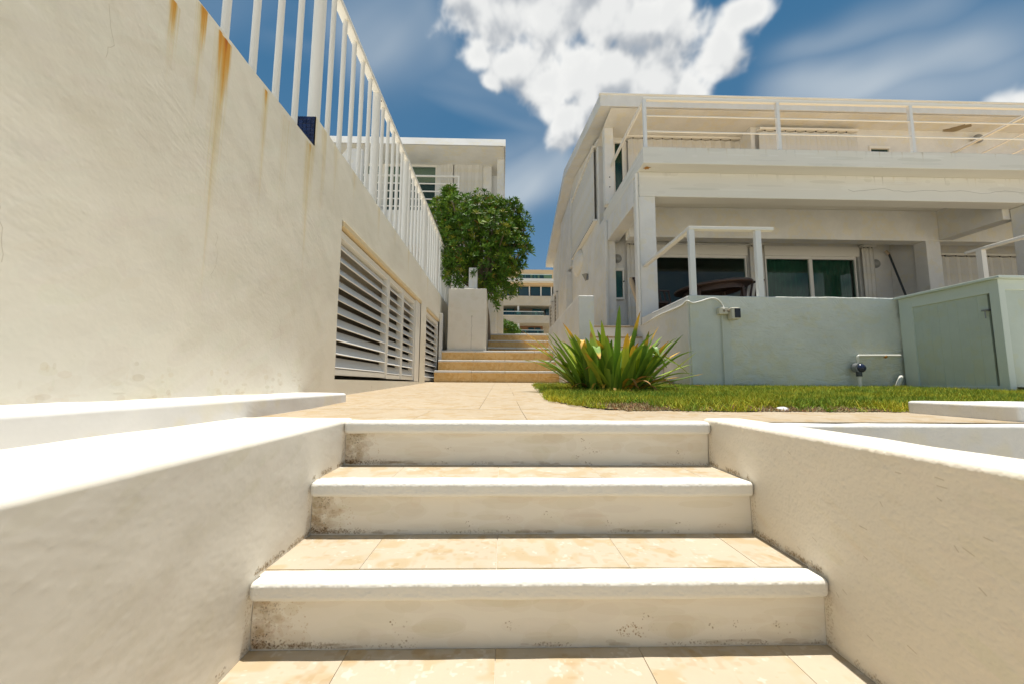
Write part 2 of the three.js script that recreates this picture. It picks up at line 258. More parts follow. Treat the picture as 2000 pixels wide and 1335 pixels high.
// ───────────────────────── the near flight of steps ─────────────────────────
const XL = -0.576, XR = 0.78;
const LV = [-0.472, -0.315, -0.158, 0.0], ZR = [1.0, 1.272, 1.515];   // tread heights and riser positions
{
  const t = thing('garden_steps', 'low flight of cream stone steps with rounded white nosings between white walls', 'steps');
  part(t, 'base', mergeGeometries([b0(XL - 0.01, XR + 0.01, -0.61, LV[0] - 0.0035, -1.02, 2.5), b0(XL - 0.01, XR + 0.01, -0.61, LV[1] - 0.0035, -1.29, -1.02), b0(XL - 0.01, XR + 0.01, -0.61, LV[2] - 0.0035, -1.53, -1.29)]), M.groutLight);
  const jx = [XL, -0.348, -0.01, 0.325, 0.655, XR];
  const tread = (y, z0, z1) => { for (let i = 0; i < 5; i++) part(t, 'tread_tile', bx(jx[i] + 0.0005, jx[i + 1] - 0.0005, y - 0.018, y + rr(-0.0006, 0.0006), z0 + 0.001, z1 - 0.001, { r: 0.0008, off: [rr(0, 5), rr(0, 5)] }), M.stone); };
  tread(LV[0], -1.0, -0.55); tread(LV[0], -0.549, -0.05); tread(LV[0], -0.049, 0.5); tread(LV[0], 0.501, 1.1);
  tread(LV[1], -1.272, -1.045); tread(LV[2], -1.515, -1.315);
  const brown = '92,62,30', black = '38,28,18';
  for (let k = 0; k < 3; k++) {
    const y0 = LV[k], y1 = LV[k + 1], z = -ZR[k];
    const map = stainMap(1536, 192, XR - XL, y1 - y0, XL, y0, (x, X, Y, S) => {
      for (let i = 0; i < 90; i++) { x.fillStyle = `rgba(190,165,125,${rr(0.02, 0.07)})`; x.beginPath(); x.ellipse(X(rr(XL, XR)), Y(rr(y0, y1)), S * rr(0.01, 0.09), S * rr(0.005, 0.03), 0, 0, 6.3); x.fill(); }
      for (let i = 0; i < 70; i++) { const q = rnd() * rnd(); x.fillStyle = `rgba(${rnd() < 0.5 ? '150,108,56' : '120,88,50'},${rr(0.03, 0.10)})`; x.beginPath(); x.ellipse(X(XL + 0.005 + 0.11 * q), Y(rr(y0, y1 - 0.04)), S * rr(0.004, 0.03), S * rr(0.004, 0.02), rr(-0.5, 0.5), 0, 6.3); x.fill(); }
      for (let i = 0; i < 120; i++) { const u = rr(XL, XR); if (fbm3(u * 4 + k * 5, 3, 2, 3) < 0.02) continue; x.fillStyle = `rgba(130,104,70,${rr(0.05, 0.16)})`; x.beginPath(); x.ellipse(X(u), Y(y0 + rr(0, 0.012)), S * rr(0.006, 0.03), S * rr(0.002, 0.006), 0, 0, 6.3); x.fill(); }
      const n = [1.6, 2, 2][k];                              // mould in the left corner
      blot(x, X, Y, S, XL + 0.012, y0 + 0.015, 0.035, black, 0.45, 40 * n); blot(x, X, Y, S, XL + 0.03, y0 + 0.07, 0.045, brown, 0.22, 50 * n); blot(x, X, Y, S, XL + 0.04, y1 - 0.055, 0.025, black, 0.3, 30 * n); blot(x, X, Y, S, XL + 0.06, y0 + 0.05, 0.07, '150,100,40', 0.22, 120 * n);
      for (let i = 0; i < 130; i++) { const u = rr(XL, XL + 0.22) , v = Math.abs(rnd() + rnd() - 1); blot(x, X, Y, S, u, y0 + 0.006 + 0.012 * v, 0.006, brown, 0.55 * (1 - (u - XL) / 0.24), 3); }
      for (let i = 0; i < 260; i++) { const u = rr(XL, XR); if (fbm3(u * 5 + k * 3, 1, 2, 3) > 0.0) blot(x, X, Y, S, u, y0 + rr(0, 0.011), 0.004, brown, 0.3, 2); }
      const spots = [[[-0.25, 0.06], [-0.22, 0.02], [0.02, 0.05], [0.315, 0.045], [0.345, 0.065], [0.5, 0.045], [0.56, 0.05], [0.66, 0.045]], [[0.02, 0.05], [0.14, 0.06], [0.33, 0.03], [0.55, 0.03], [0.68, 0.02], [-0.1, 0.03]], [[0.28, 0.03], [0.31, 0.06], [0.35, 0.05], [0.3, 0.09], [-0.2, 0.06], [0.66, 0.05]]][k];
      for (const [u, v] of spots) { blot(x, X, Y, S, u, y0 + v, 0.009, brown, 0.4, 6); blot(x, X, Y, S, u + 0.02, y0 + v - 0.01, 0.02, '120,90,60', 0.2, 5); }
      if (k === 0) for (let i = 0; i < 26; i++) blot(x, X, Y, S, 0.275 + 0.055 * rnd(), y0 + 0.035 + 0.012 * Math.sin(i), 0.006, '130,92,48', 0.5, 2);
    }, '#fbf7ee');
    part(t, 'riser', bx(XL, XR, y0 - 0.03, y1 - 0.04, z - 0.03, z, { r: 0.004, seg: 0.06, amp: 0.005, freq: 7 }), std(lin(0.85, 0.825, 0.775), 0.85, { map, bumpMap: plasterBump, bumpScale: 0.002 }));
    const noseMap = stainMap(1536, 128, XR - XL, 0.12, XL, -z - 0.06, (x, X, Y, S) => { for (let i = 0; i < 70; i++) { x.fillStyle = `rgba(216,206,184,${rr(0.05, 0.2)})`; x.beginPath(); x.ellipse(X(rr(XL, XR)), Y(-z + rr(-0.05, 0.05)), S * rr(0.005, 0.05), S * rr(0.002, 0.01), 0, 0, 6.3); x.fill(); } for (const u of k === 0 ? [0.50, 0.53, 0.56, 0.61, 0.66] : [rr(XL, XR), rr(XL, XR)]) blot(x, X, Y, S, u, -z + 0.004, 0.012, '150,128,92', 0.5, 7); for (let i = 0; i < 26; i++) blot(x, X, Y, S, rr(XL, XR), -z + rr(-0.04, 0.05), 0.01, '170,150,118', 0.4, 2); }, '#fbf9f4');
    part(t, 'nosing', bx(XL + 0.003, XR - 0.002, y1 - 0.043, y1 + 0.003, z - (k === 2 ? 0.045 : 0.043), z + 0.028, { r: 0.014, seg: 0.02, amp: 0.0035, freq: 6 }), std(lin(0.81, 0.795, 0.755), 0.85, { map: noseMap, bumpMap: noseBump, bumpScale: 0.0022 }));
  }
}
{ // side walls of the steps
  const moss = (x, X, Y, S) => {
    for (let i = 0; i < 500; i++) { x.fillStyle = `rgba(200,180,140,${rr(0.01, 0.05)})`; x.beginPath(); x.ellipse(X(rr(-1, 1.7)), Y(rr(-0.6, 0.02)), S * rr(0.01, 0.06), S * rr(0.005, 0.02), -0.4, 0, 6.3); x.fill(); }
    for (let k = 0; k < 3; k++) for (let i = 0; i < 420; i++) { // dirt caught where tread meets wall
      const u = rr(k ? ZR[k - 1] : 0.2, ZR[k]); if (fbm3(u * 9, k, 3, 3) > -0.12) blot(x, X, Y, S, u, LV[k] + 0.004 + Math.abs(rnd() + rnd() - 1) * 0.014, 0.004, rnd() < 0.4 ? '70,52,32' : '140,106,60', 0.3, 2); }
    for (let k = 0; k < 3; k++) for (let i = 0; i < 140; i++) blot(x, X, Y, S, ZR[k] - 0.012 + rr(-0.012, 0.01), rr(LV[k], LV[k + 1] - 0.02), 0.005, '130,98,58', 0.25, 1);
  };
  const mapA = stainMap(2048, 512, 2.6, 0.62, -0.95, -0.6, moss, '#f6f1e6');
  const a = thing('stair_wall', 'broad low white plaster wall left of the steps, below the louvred wall', 'wall');
  part(a, 'wall', pl(-1.02, XL, -0.61, 0.006, -1.60, 2.2, { amp: 0.006, r: 0.016, seg: 0.05, freq: 3.2 }), std(lin(0.85, 0.83, 0.795), 0.9, { map: mapA, bumpMap: plasterBump, bumpScale: 0.0016 }));
  const b = thing('stair_wall', 'narrow low white plaster wall along the lawn side of the steps', 'wall');
  const mapB = stainMap(2048, 512, 2.6, 0.62, -0.95, -0.6, (x, X, Y, S) => { moss(x, X, Y, S); for (let i = 0; i < 40; i++) { x.strokeStyle = 'rgba(120,100,70,0.25)'; x.lineWidth = 1.5; const u = rr(-0.2, 1.3), v = rr(-0.4, -0.02); x.beginPath(); x.moveTo(X(u), Y(v)); x.lineTo(X(u - rr(0.004, 0.02)), Y(v - rr(0, 0.012))); x.stroke(); } }, '#f3ecdf');
  part(b, 'wall', pl(XR, 0.935, -0.61, 0.014, -1.56, 2.2, { amp: 0.005, r: 0.014, seg: 0.05, freq: 3.2 }), std(lin(0.85, 0.83, 0.795), 0.9, { map: mapB, bumpMap: fineBump, bumpScale: 0.003 }));
  const e = thing('retaining_wall', 'grey white low retaining face under the paving beside the lawn kerb', 'wall');
  part(e, 'wall', pl(0.90, 8, -0.61, -0.006, -1.57, -1.5, { r: 0.012, seg: 0.1 }), M.house);
  const l = thing('wall_ledge', 'white plaster ledge along the foot of the tall louvred wall', 'ledge');
  part(l, 'ledge', pl(-1.30, -0.99, -0.3, 0.078, -2.60, 2.2, { amp: 0.006, r: 0.016, seg: 0.05, freq: 3 }), M.wallA);
  const k = thing('lawn_kerb', 'low white concrete kerb at the end of the lawn', 'kerb');
  part(k, 'kerb', pl(2.08, 6.5, -0.05, 0.066, -2.02, -1.575, { r: 0.012, seg: 0.07, amp: 0.004 }), M.house);
}

// ───────────────────────── pool terrace wall with louvres and railing ─────────────────────────
const XW = -1.28;
{
  const t = thing('pool_terrace', 'tall white plaster terrace wall with rust streaks, louvred vents and blue mosaic edge', 'wall');
  const H1 = 1.722, H2 = 1.935, ZS = 2.575;
  const rust = '222,150,36', ylw = '226,204,150';
  const nearMap = stainMap(2048, 1536, 2.55, 1.95, 0.55, 0.0, (x, X, Y, S) => {
    for (let i = 0; i < 700; i++) { x.fillStyle = rnd() < 0.5 ? `rgba(214,205,180,${rr(0.02, 0.08)})` : `rgba(255,253,246,${rr(0.02, 0.08)})`; x.beginPath(); x.ellipse(X(rr(0.5, 2.9)), Y(rr(0, 1.75)), S * rr(0.01, 0.12), S * rr(0.01, 0.05), -0.5, 0, 6.3); x.fill(); }
    for (let i = 0; i < 260; i++) { const u = rr(0.8, 2.6), v = 0.08 + 0.16 * rnd() * rnd(); if (fbm3(u * 4, 2, 8, 3) < -0.05) continue; x.fillStyle = `rgba(${rnd() < 0.5 ? '196,166,116' : '170,146,110'},${rr(0.03, 0.13)})`; x.beginPath(); x.ellipse(X(u), Y(v), S * rr(0.003, 0.025), S * rr(0.003, 0.014), 0, 0, 6.3); x.fill(); }
    for (const [u, v, n] of [[1.2, 1.35, 9], [1.75, 0.8, 12], [2.3, 0.5, 8], [1.0, 0.6, 7]]) { x.strokeStyle = 'rgba(150,136,110,0.35)'; x.lineWidth = 1.2; x.beginPath(); let a = u, c = v; x.moveTo(X(a), Y(c)); for (let i = 0; i < n; i++) { a += rr(-0.012, 0.014); c -= rr(0.008, 0.03); x.lineTo(X(a), Y(c)); } x.stroke(); }
    const at = (px, py) => { const p = onX(px, py, XW); return [-p.z, p.y]; };
    const run = (px, py, len, wid, c, a, n) => { const [u, v] = at(px, py); streak(x, X, Y, S, u, Math.min(v, 1.72), len, wid, c, a, n); };
    run(338, 4, 0.42, 0.03, ylw, 0.2, 50); run(337, 0, 0.20, 0.022, rust, 0.2, 60);
    run(392, 10, 0.62, 0.04, ylw, 0.22, 60); run(398, 14, 0.26, 0.024, rust, 0.26, 80);
    run(436, 70, 1.35, 0.06, ylw, 0.25, 120); run(440, 76, 0.42, 0.042, rust, 0.30, 150); run(430, 60, 0.3, 0.012, rust, 0.3, 40); run(441, 76, 0.1, 0.012, '196,108,14', 0.3, 40);
    run(520, 176, 0.9, 0.035, ylw, 0.2, 60); run(520, 176, 0.14, 0.012, rust, 0.25, 30);
    run(604, 280, 1.1, 0.06, ylw, 0.22, 90); run(606, 282, 0.1, 0.02, rust, 0.2, 30); { const [u] = at(606, 282); streak(x, X, Y, S, u + 0.03, 1.93, 0.9, 0.05, ylw, 0.25, 60); streak(x, X, Y, S, u + 0.02, 1.93, 0.25, 0.015, rust, 0.16, 30); streak(x, X, Y, S, u + 0.18, 1.93, 0.9, 0.05, ylw, 0.2, 60); streak(x, X, Y, S, u + 0.4, 1.93, 0.7, 0.06, ylw, 0.14, 60); }
    run(560, 230, 1.2, 0.06, ylw, 0.08, 50);
  }, '#f5f0e2');
  const nearMat = std(lin(0.85, 0.83, 0.795), 0.9, { map: nearMap, bumpMap: plasterBump, bumpScale: 0.0016 });
  const farMap = stainMap(2048, 1024, 7, 2.0, 2.5, 0.0, (x, X, Y, S) => {
    for (let i = 0; i < 500; i++) { x.fillStyle = rnd() < 0.5 ? `rgba(214,204,178,${rr(0.02, 0.08)})` : `rgba(255,253,246,${rr(0.02, 0.06)})`; x.beginPath(); x.ellipse(X(rr(2.5, 9.5)), Y(rr(0, 2)), S * rr(0.02, 0.2), S * rr(0.01, 0.06), -0.3, 0, 6.3); x.fill(); }
    for (const [u, l, a] of [[2.62, 0.9, 0.5], [2.75, 1.2, 0.3], [2.95, 1.3, 0.25], [3.3, 0.4, 0.3], [3.98, 0.5, 0.35], [4.6, 0.4, 0.2], [5.3, 0.5, 0.35], [6.1, 0.4, 0.2], [6.7, 0.5, 0.35], [7.9, 0.5, 0.3], [8.6, 0.4, 0.2]]) streak(x, X, Y, S, u, H2, l, 0.06, ylw, a * 0.5, 60);
    for (let i = 0; i < 90; i++) streak(x, X, Y, S, rr(3.1, 6.2), rr(1.41, 1.44), rr(0.02, 0.05), 0.03, rust, 0.22, 3);
    for (const [u, v] of [[3.95, 1.56], [3.97, 0.1], [3.96, 0.06]]) blot(x, X, Y, S, u, v, 0.02, '90,60,30', 0.7, 24);
    for (let i = 0; i < 300; i++) { const u = rr(3, 7); blot(x, X, Y, S, u, gY(u) + rr(0, 0.02), 0.008, '110,80,45', 0.4, 2); }
  }, '#f5f0e2');
  const fm = std(lin(0.85, 0.83, 0.795), 0.9, { map: farMap, bumpMap: plasterBump, bumpScale: 0.0014 });
  const holes = (z, y) => (z > -ZS && y > H1) || (y > 0.168 && y < 1.425 && ((z < -3.09 && z > -6.22) || (z < -6.66 && z > -8.02)));
  const face = (zA, zB) => { // one plastered face with its openings, edges returned into the wall
    const lines = (a, b, keys, st) => { const k = [a, ...keys.filter((q) => q > a && q < b), b].sort((p, q) => p - q), out = []; for (let n = 0; n < k.length - 1; n++) { const c = Math.max(1, Math.round((k[n + 1] - k[n]) / st)); for (let m = 0; m < c; m++) out.push(mix(k[n], k[n + 1], m / c)); } out.push(b); return out; };
    const zs = lines(zB, zA, [-8.02, -6.66, -6.22, -3.09, -ZS], 0.06), ys = lines(-0.3, H2, [0.168, 1.425, H1], 0.06), dd = (z, y) => 0.009 * (0.7 * pn(1, y * 1.7, z * 1.7) + 0.16 * pn(5, y * 6, z * 6) + 0.07 * pn(9, y * 17, z * 17));
    const pos = [], uv = [], nor = [], idx = [], e = 0.01;
    const V = (z, y) => { const h = dd(z, y), gz = (dd(z + e, y) - h) / e, gy = (dd(z, y + e) - h) / e, L = Math.hypot(1, gz, gy); pos.push(XW + h, y + (y > 1.7 ? 0.005 * pn(3, 1, z * 4) : 0), z); nor.push(1 / L, -gy / L, -gz / L); uv.push(-z, y); return pos.length / 3 - 1; };
    const inn = (i, j) => i >= 0 && j >= 0 && i < zs.length - 1 && j < ys.length - 1 && !holes((zs[i] + zs[i + 1]) / 2, (ys[j] + ys[j + 1]) / 2);
    const back = (a, b, n) => { const p = (k, dx) => { pos.push(pos[k * 3] - dx, pos[k * 3 + 1], pos[k * 3 + 2]); nor.push(...n); uv.push(uv[k * 2] , uv[k * 2 + 1] + dx); return pos.length / 3 - 1; }; const q = [p(a, 0), p(b, 0), p(b, 0.14), p(a, 0.14)]; idx.push(q[0], q[1], q[2], q[0], q[2], q[3], q[0], q[2], q[1], q[0], q[3], q[2]); };
    const id = zs.map((z) => ys.map((y) => V(z, y)));
    for (let i = 0; i < zs.length - 1; i++) for (let j = 0; j < ys.length - 1; j++) if (inn(i, j)) {
      const a = id[i][j], b = id[i + 1][j], c = id[i + 1][j + 1], d = id[i][j + 1]; idx.push(a, d, c, a, c, b);
      if (!inn(i, j + 1)) back(d, c, [0, 1, 0]); if (!inn(i, j - 1) && j) back(a, b, [0, -1, 0]); if (!inn(i + 1, j) && i + 1 < zs.length - 1) back(b, c, [0, 0, 1]); if (!inn(i - 1, j) && i) back(a, d, [0, 0, -1]);
    }
    const g = new THREE.BufferGeometry(); g.setAttribute('position', new THREE.Float32BufferAttribute(pos, 3)); g.setAttribute('normal', new THREE.Float32BufferAttribute(nor, 3)); g.setAttribute('uv', new THREE.Float32BufferAttribute(uv, 2)); g.setIndex(idx); return g;
  };
  part(t, 'wall', face(2.2, -3.05), nearMat); part(t, 'wall', face(-3.05, -9.35), fm);
  const bk = (z0, z1, y0, y1) => b0(XW - 0.16, XW - 0.13, y0, y1, -z1, -z0);
  part(t, 'wall_core', mergeGeometries([bk(-2.2, ZS, -0.3, H1 - 0.01), bk(ZS, 3.09, -0.3, H2 - 0.01), bk(3.09, 9.35, 1.43, H2 - 0.01), bk(3.09, 9.35, -0.3, 0.165), bk(6.22, 6.66, 0.165, 1.43), bk(8.02, 9.35, 0.165, 1.43)]), M.house);
  // deck and closed machine room behind the vents
  part(t, 'deck', b0(-9, XW - 0.13, 1.5, 1.64, -9.35, 2.2), M.house);
  part(t, 'room_lining', mergeGeometries([b0(-2.3, -2.2, -0.3, 1.5, -9.35, 2.2), b0(-2.2, XW - 0.13, -0.3, -0.25, -9.35, -2.6), b0(-2.2, XW - 0.135, -0.25, 1.5, -9.34, -9.25), b0(-2.2, XW - 0.165, -0.25, 1.5, -2.7, -2.6)]), M.concrete);  // lining coloured dark to deepen the shade between the slats
  part(t, 'end_wall', b0(-9, XW - 0.131, -0.3, 1.5, -9.36, -9.2), M.house);
  // mosaic tiles on the raised edge
  const g = bx(-0.0125, 0.0125, -0.0125, 0.0125, -0.006, 0, { r: 0.002 });
  for (let i = 0; i < 5; i++) for (let j = 0; j < 8; j++) { const m = part(t, 'mosaic_tile', g, M.mosaic[Math.floor(rnd() * 3)]); m.position.set(XW - 0.018 - i * 0.0265, H2 - 0.014 - j * 0.0265, -ZS + 0.006); }
  // louvred vents
  const slatG = {};
  const louvre = (z0, z1, n, y0, y1, label) => {
    const fr = part(t, 'louvre_frame', mergeGeometries([bx(XW - 0.09, XW - 0.02, y0, y1, -z0 - 0.035, -z0, { r: 0.004 }), bx(XW - 0.09, XW - 0.02, y0, y1, -z1, -z1 + 0.035, { r: 0.004 }), bx(XW - 0.09, XW - 0.025, y1 - 0.06, y1, -z1 + 0.035, -z0 - 0.035, { r: 0.004 }), bx(XW - 0.09, XW - 0.025, y0, y0 + 0.05, -z1 + 0.035, -z0 - 0.035, { r: 0.004 })]), M.paint, label);
    const L = z1 - z0 - 0.07, key = L.toFixed(3), sg = slatG[key] ??= (() => { const q = bx(-0.053, 0.053, -0.005, 0.005, -L / 2, L / 2, { r: 0.002 }); q.rotateZ(-0.92); return q; })();
    for (let i = 0; i < n; i++) { const m = part(fr, 'slat', sg, M.slat); m.position.set(XW - 0.058, y0 + 0.10 + (y1 - y0 - 0.21) * i / (n - 1), -(z0 + z1) / 2); m.rotation.z = rr(-0.04, 0.04); }
  };
  louvre(3.095, 4.50, 10, 0.20, 1.36); louvre(4.52, 5.16, 10, 0.19, 1.36); louvre(5.18, 5.88, 10, 0.19, 1.36); louvre(6.68, 8.0, 10, 0.19, 1.36);
  const lintelMap = stainMap(1024, 64, 5, 0.06, 3.05, 1.365, (x, X, Y, S) => { for (let i = 0; i < 420; i++) { x.fillStyle = `rgba(${rnd() < 0.6 ? '226,158,60' : '150,92,36'},${rr(0.05, 0.3)})`; x.beginPath(); x.ellipse(X(rr(3.05, 8.05)), Y(rr(1.365, 1.425)), S * rr(0.004, 0.06), S * rr(0.002, 0.012), 0, 0, 6.3); x.fill(); } }, '#f2e2c0');
  const lintelMat = std(lin(0.80, 0.76, 0.68), 0.8, { map: lintelMap });
  part(t, 'lintel_strip', bx(XW - 0.06, XW + 0.012, 1.375, 1.42, -6.2, -3.1, { r: 0.006, seg: 0.15, amp: 0.003 }), lintelMat, 'rust stained strip over the louvres');
  part(t, 'lintel_strip', bx(XW - 0.06, XW + 0.008, 1.37, 1.415, -8.0, -6.67, { r: 0.006 }), lintelMat);
  part(t, 'door_frame', bx(XW - 0.07, XW - 0.006, 0.17, 1.37, -6.2, -5.9, { r: 0.006 }), M.paint);
  part(t, 'corner_pilaster', pl(XW, XW + 0.06, 0.1, 1.55, -8.18, -8.04, { r: 0.01, seg: 0.2, amp: 0.003 }), M.house);
  part(t, 'end_pier', pl(XW - 0.02, XW + 0.055, -0.2, 2.9, -9.33, -9.12, { r: 0.01, seg: 0.3 }), M.house);
}
{
  const t = thing('railing', 'white painted baluster railing along the top of the pool terrace', 'railing');
  const xr = -1.36, top = 3.20, posts = [2.70, 4.0, 5.3, 6.65, 7.95, 9.25];
  const zs = [-2.0, -1.0, 0.2, ...posts];
  part(t, 'top_rail', bx(xr - 0.035, xr + 0.035, top, top + 0.05, -9.3, 2.1, { r: 0.008, seg: 0.5 }), M.paint);
  const bg = cyl([0, 0, 0], [0, 1, 0], 0.0195, 10);
  for (let i = 0; i < 6; i++) { part(t, 'post', cyl([xr, 1.92, -posts[i]], [xr, top, -posts[i]], 0.042, 16), M.paint); part(t, 'bolt', cyl([xr + 0.01, top - 0.002, -posts[i] - 0.1], [xr + 0.01, top + 0.004, -posts[i] - 0.1], 0.011, 8), M.dark); }
  part(t, 'post', cyl([xr, 1.62, 0.4], [xr, top, 0.4], 0.042, 16), M.paint);
  const balu = (z, y0) => { const m = part(t, 'baluster', bg, M.paint); m.scale.y = top - y0; m.position.set(xr, y0, -z); };
  for (let z = 2.455; z > -1.9; z -= 0.2165) balu(z, 1.6);
  for (let i = 0; i < 5; i++) { const n = 6; for (let k = 1; k < n; k++) balu(mix(posts[i], posts[i + 1], k / n), 1.88); }
}

// ───────────────────────── steps further up the path ─────────────────────────
function flight(t, x0, x1, steps, joints, backZ) { // steps: [z of riser, top height, bottom height]
  steps.forEach(([Z, top, bot], i) => {
    const zb = i + 1 < steps.length ? steps[i + 1][0] : backZ;
    part(t, 'core', b0(x0 + 0.02, x1, bot - 0.3, top - 0.03, -zb, -Z - 0.015), M.grout);
    for (let k = 0; k < joints.length - 1; k++) part(t, 'riser_tile', bx(Math.max(x0, joints[k]) + 0.0015, joints[k + 1] - 0.0015, bot - 0.02, top - 0.037, -Z - 0.015, -Z, { r: 0.002, off: [rr(0, 5), rr(0, 5)] }), M.stoneRiser);
    for (let k = 0; k < joints.length - 1; k++) { part(t, 'tread_tile', bx(Math.max(x0, joints[k]) + 0.001, joints[k + 1] - 0.001, top - 0.028, top + rr(-0.001, 0.001), -zb + 0.002, -Z - 0.06, { r: 0.003, off: [rr(0, 5), rr(0, 5)] }), M.path); part(t, 'nosing', bx(Math.max(x0, joints[k]) + 0.001, joints[k + 1] - 0.001, top - 0.038, top + rr(0, 0.003), -Z - 0.059, -Z + 0.028, { r: 0.012, seg: 0.1, amp: 0.003 }), M.nosing); }
  });
}
{
  const t = thing('lower_steps', 'three tan stone steps across the path below the round bush', 'steps');
  flight(t, -1.22, 1.03, [[7.2, 0.37, 0.16], [7.63, 0.585, 0.37], [8.05, 0.80, 0.585]], [-1.22, -0.55, 0.05, 0.65, 1.03], 8.8);
  const u = thing('upper_steps', 'narrow upper tan stone steps partly in the shade of the round bush', 'steps');
  flight(u, -0.33, 1.6, [[8.8, 0.937, 0.80], [9.2, 1.137, 0.937], [9.6, 1.337, 1.137]], [-0.33, 0.3, 0.95, 1.6], 10.4);
  struct('upper_path', b0(-0.6, 2.6, 0.3, 1.335, -36, -10.4), M.path);
  struct('raised_ground', b0(-40, -0.6, -0.5, 1.25, -36, -9.4), M.sand);
}
{ // white block, post and garden walls beside the upper steps
  const t = thing('garden_wall', 'white square plaster block with a cracked face beside the upper steps', 'wall');
  const map = stainMap(512, 1024, 0.8, 1.4, -1.1, 0.75, (x, X, Y, S) => { for (let i = 0; i < 60; i++) { x.fillStyle = `rgba(200,185,150,${rr(0.02, 0.07)})`; x.beginPath(); x.ellipse(X(rr(-1.1, -0.3)), Y(rr(0.75, 2.1)), S * rr(0.02, 0.1), S * rr(0.02, 0.1), 0, 0, 6.3); x.fill(); }
    x.strokeStyle = 'rgba(70,55,38,0.55)'; x.lineWidth = 3; x.beginPath(); x.moveTo(X(-0.625), Y(1.52)); for (let i = 0; i <= 10; i++) x.lineTo(X(-0.63 + rr(-0.008, 0.008)), Y(1.5 - i * 0.066)); x.stroke(); blot(x, X, Y, S, -0.625, 1.50, 0.022, '50,38,24', 0.9, 40); blot(x, X, Y, S, -0.65, 1.1, 0.025, '80,60,38', 0.6, 20); blot(x, X, Y, S, -0.63, 1.97, 0.03, '120,115,105', 0.4, 30); }, '#f4eee2');
  part(t, 'block', pl(-1.12, -0.335, 0.5, 2.085, -9.0, -8.1, { r: 0.015, seg: 0.12, amp: 0.006 }), std(lin(0.85, 0.83, 0.795), 0.9, { map, bumpMap: plasterBump, bumpScale: 0.006 }));
  const p = thing('garden_post', 'cream square concrete post rising from the white block into the bush', 'post');
  part(p, 'post', pl(-0.735, -0.55, 2.083, 2.62, -8.6, -8.42, { r: 0.012, seg: 0.2, amp: 0.004 }), M.house);
  const w = thing('passage_wall', 'plain cream wall end behind the white block under the bush', 'wall');
  part(w, 'wall', pl(-0.6, -0.16, 0.9, 2.45, -10.6, -10.35, { seg: 0.3 }), M.house);
  part(w, 'pier', pl(-0.17, 0.02, 0.9, 2.9, -10.9, -10.6, { seg: 0.3 }), M.house);
}

// ───────────────────────── the house on the right ─────────────────────────
const HS = 2.54, ZP = 5.3, ZC = 7.14, ZB = 9.6, FL = 1.30;
// folding storm shutter: a row of pleats under a track, facing +z, at depth Z
function shutter(t, x0, x1, y0, y1, Z, pitch = 0.125, label) {
  const tr = part(t, 'storm_shutter', bx(x0 - 0.02, x1 + 0.02, y1, y1 + 0.05, -Z - 0.07, -Z + 0.07, { r: 0.004 }), M.paint, label); part(tr, 'floor_track', bx(x0 - 0.02, x1 + 0.02, y0 - 0.03, y0, -Z - 0.06, -Z + 0.06, { r: 0.004 }), M.paint);
  const n = Math.round((x1 - x0) / pitch), w = (x1 - x0) / n, d = w * 0.36, L = Math.hypot(w, d), g = bx(-L / 2, L / 2, 0, y1 - y0 - 0.03, -0.005, 0.005, { r: 0.002 }), pin = cyl([0, y1 - y0 - 0.03, 0], [0, y1 - y0 + 0.01, 0], 0.012, 6);
  for (let i = 0; i < n; i++) { const m = part(tr, 'slat', g, M.shutter); m.position.set(x0 + (i + 0.5) * w, y0 + 0.005, -Z); m.rotation.y = (i % 2 ? 1 : -1) * Math.atan2(d, w); if (i % 2) { const q = part(tr, 'hanger', pin, M.dark); q.position.set(x0 + i * w, y0, -Z + d / 2); } }
  return tr;
}
// sliding window: white frame, glass, and folded curtain inside
function slider(t, x0, x1, y0, y1, Z, panes, cur, curFrac = [0, 1]) {
  const f = [bx(x0, x1, y1 - 0.07, y1, -Z - 0.06, -Z + 0.02, { r: 0.004 }), bx(x0, x1, y0, y0 + 0.05, -Z - 0.06, -Z + 0.02, { r: 0.004 })], w = (x1 - x0) / panes;
  for (let i = 0; i <= panes; i++) { const c = x0 + i * w, h = i && i < panes ? 0.045 : 0.035; f.push(bx(Math.max(x0, c - h), Math.min(x1, c + h), y0 + 0.05, y1 - 0.07, -Z - 0.055, -Z + 0.015, { r: 0.004 })); }
  const fr = part(t, 'window_frame', mergeGeometries(f), M.paint);
  for (let i = 0; i < panes; i++) part(fr, 'pane', b0(x0 + i * w + 0.03, x0 + (i + 1) * w - 0.03, y0 + 0.04, y1 - 0.06, -Z - 0.026, -Z - 0.022), M.glass);
  if (cur) { const c0 = mix(x0, x1, curFrac[0]), c1 = mix(x0, x1, curFrac[1]), n = Math.round((c1 - c0) / 0.018), h = y1 - y0 - 0.1, g = new THREE.PlaneGeometry(c1 - c0, h, n, 1), p = g.attributes.position;
    for (let i = 0; i < p.count; i++) { const q = p.getX(i); p.setZ(i, 0.028 * Math.sin(q * 52 + 1.5 * Math.sin(q * 7)) + 0.01 * Math.sin(q * 23)); } g.computeVertexNormals(); g.translate((c0 + c1) / 2, (y0 + y1) / 2, -Z - 0.16); part(fr, 'curtain', g, cur); }
  return fr;
}
const room = (t, x0, x1, y0, y1, Z, d = 2.5) => part(t, 'room', mergeGeometries([b0(x0, x1, y0, y1, -Z - d - 0.1, -Z - d), b0(x0 - 0.1, x0, y0, y1, -Z - d, -Z - 0.13), b0(x1, x1 + 0.1, y0, y1, -Z - d, -Z - 0.13), b0(x0, x1, y1, y1 + 0.1, -Z - d, -Z - 0.13), b0(x0, x1, y0 - 0.1, y0, -Z - d, -Z - 0.13)]), M.room);
const house = thing('beach_house', 'two storey white house with a deep terrace, long balcony and low gabled roof', 'house');
